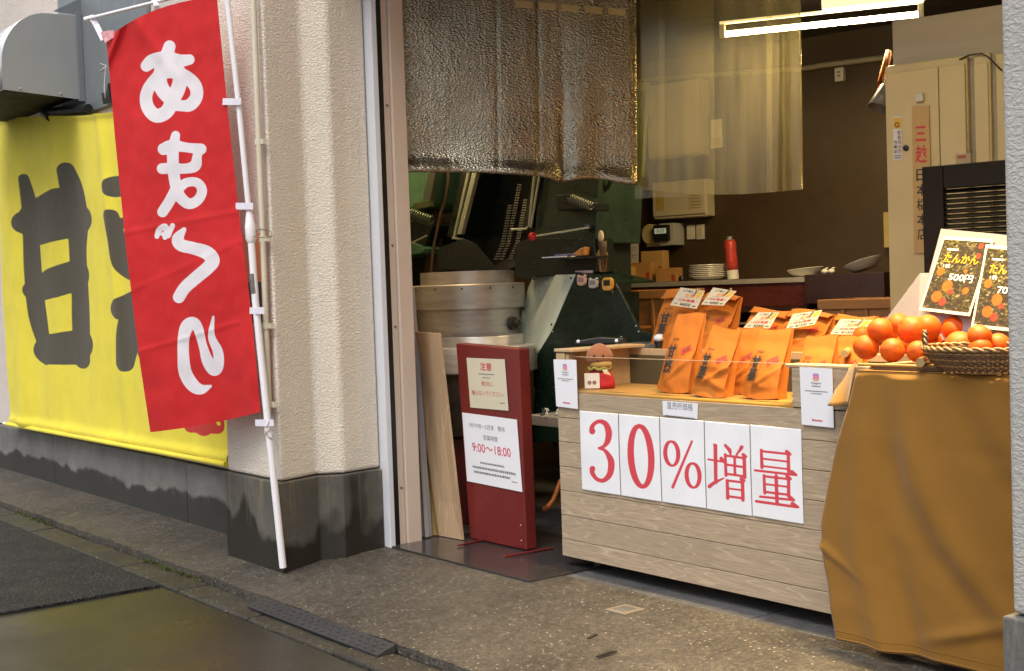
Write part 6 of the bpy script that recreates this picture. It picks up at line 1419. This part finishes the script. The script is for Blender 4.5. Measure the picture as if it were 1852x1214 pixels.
def filmf(x0, x1, yt0, yt1, yb0, yb1, d0, d1, wav, ph):
    def f(u, v):
        x = x0 + (x1 - x0) * u + 3 * v * (u > .98) ; y = (yt0 + (yt1 - yt0) * u) * (1 - v) + (yb0 + (yb1 - yb0) * u + 9 * sin(pi * u) * (wav > .008)) * v
        d = d0 + (d1 - d0) * u + wav * (sin(u * 17 + ph) * .5 + sin(u * 41 + 2 * ph + v) * .25) * (.3 + .7 * v) + .006 * noise.noise((u * 6, v * 3, ph)) + .018 * exp(-((u - .90) / .025) ** 2) * (x1 > 1400)
        return pY(x, y, d)
    return f
b = MB(); b.grid(filmf(1158, 1447, -75, -50, 343, 343, 5.93, 5.62, .009, 1.), 110, 30); b.build('sheet', film1, t, smooth=True)
b = MB(); b.grid(filmf(1148, 1290, -75, -65, 360, 352, 5.97, 5.85, .006, 3.), 50, 24); b.build('overlap_sheet', film2, t, smooth=True)
b = MB(); b.tube([pY(1446, 10, 5.615), pY(1449, 180, 5.615), pY(1451, 342, 5.615)], .004, 6); b.build('hem', film2, t, smooth=True)
for x in (1192, 1386):
    fm = filmf(1158, 1447, -75, -50, 343, 343, 5.93, 5.62, .009, 1.); u = (x - 1158) / 289
    b = MB(); b.grid(lambda p, q: fm(u + .035 * p, q) + Vector((0, -.006, 0)), 4, 24); b.build('seam_strip', film2, t, smooth=True)
b = MB(); b.tube([pY(1140, -78, 5.98), pY(1452, -52, 5.62)], .012, 10); b.build('rod', alu, t, smooth=40)

# ================================================================== LAMPS
housm = mat('white_lamp_housing', (.72, .69, .60), .4, var=.03)
def batten(label, A_, B_, power, glow, up=.055, spread=180, cover=None):
    A_, B_ = Vector(A_), Vector(B_); ax = (B_ - A_).normalized(); L = (B_ - A_).length; sv = ax.cross(ZV).normalized()
    ang = atan2(ax.y, ax.x); t = thing('ceiling_lamp', label, 'lamp', (A_ + B_) / 2, ang, 'fluorescent lamps under the ceiling')
    M = Matrix.Translation((A_ + B_) / 2) @ Matrix.Rotation(ang, 4, 'Z')
    b = MB(M); b.tube([(-L / 2, 0, 0), (L / 2, 0, 0)], .0135, 16); b.build('tube', glow, t, smooth=40)
    for s in (-1, 1):
        b = MB(M); b.box((s * (L / 2 + .001), -.014, -.016), (s * (L / 2 + .026), .014, up)); b.build('holder', housm, t, bevel=.003)
    b = MB(M); b.box(((L * .02 if cover else -L / 2 - .03), -.032, up + .016), (L / 2 + .03, .032, up + .085)); b.box((-L / 2 - .026, -.008, up + .001), (L / 2 + .026, .008, up + .0155)); b.build('housing', cover or housm, t, bevel=.004)
    for x in (L * .1, L * .4):
        b = MB(M); b.box((x - .015, -.015, up + .086), (x + .015, .015, max(up + .08, 2.60 - A_.z if A_.z > 2.3 else 2.439 - A_.z))); b.build('hanger', housm, t)
    l = bpy.data.lights.new('lamp_light', 'AREA'); l.shape = 'RECTANGLE'; l.size = L; l.size_y = .03; l.energy = power; l.spread = radians(spread); l.color = (1.0, .72, .36)
    o = bpy.data.objects.new('lamp_light', l); COL.objects.link(o); o.parent = t; o.location = (0, 0, -.018)
    return t
glow = emit('lamp_glow', (1.0, .78, .42), 14.0); glow2 = emit('counter_lamp_glow', (1.0, .76, .36), 28.0)
batten('lit fluorescent lamp under the ceiling at the top right of the shop', pZ(1312, 62, 2.245), pZ(1660, 26, 2.245), 13.0, glow, .045, cover=emit('lit_lamp_cover', (1.0, .80, .45), .45))
batten('lit fluorescent lamp above the sales counter just inside the opening', fac(-2.85, 3.32, 2.37), fac(-1.55, 3.32, 2.37), 25.0, glow2, .012, 92)
batten('lit fluorescent lamp above the roasting machines behind the silver curtain', itr(-4.75, 4.98, 2.33), itr(-4.0, 4.98, 2.33), 4.5, glow, .012)
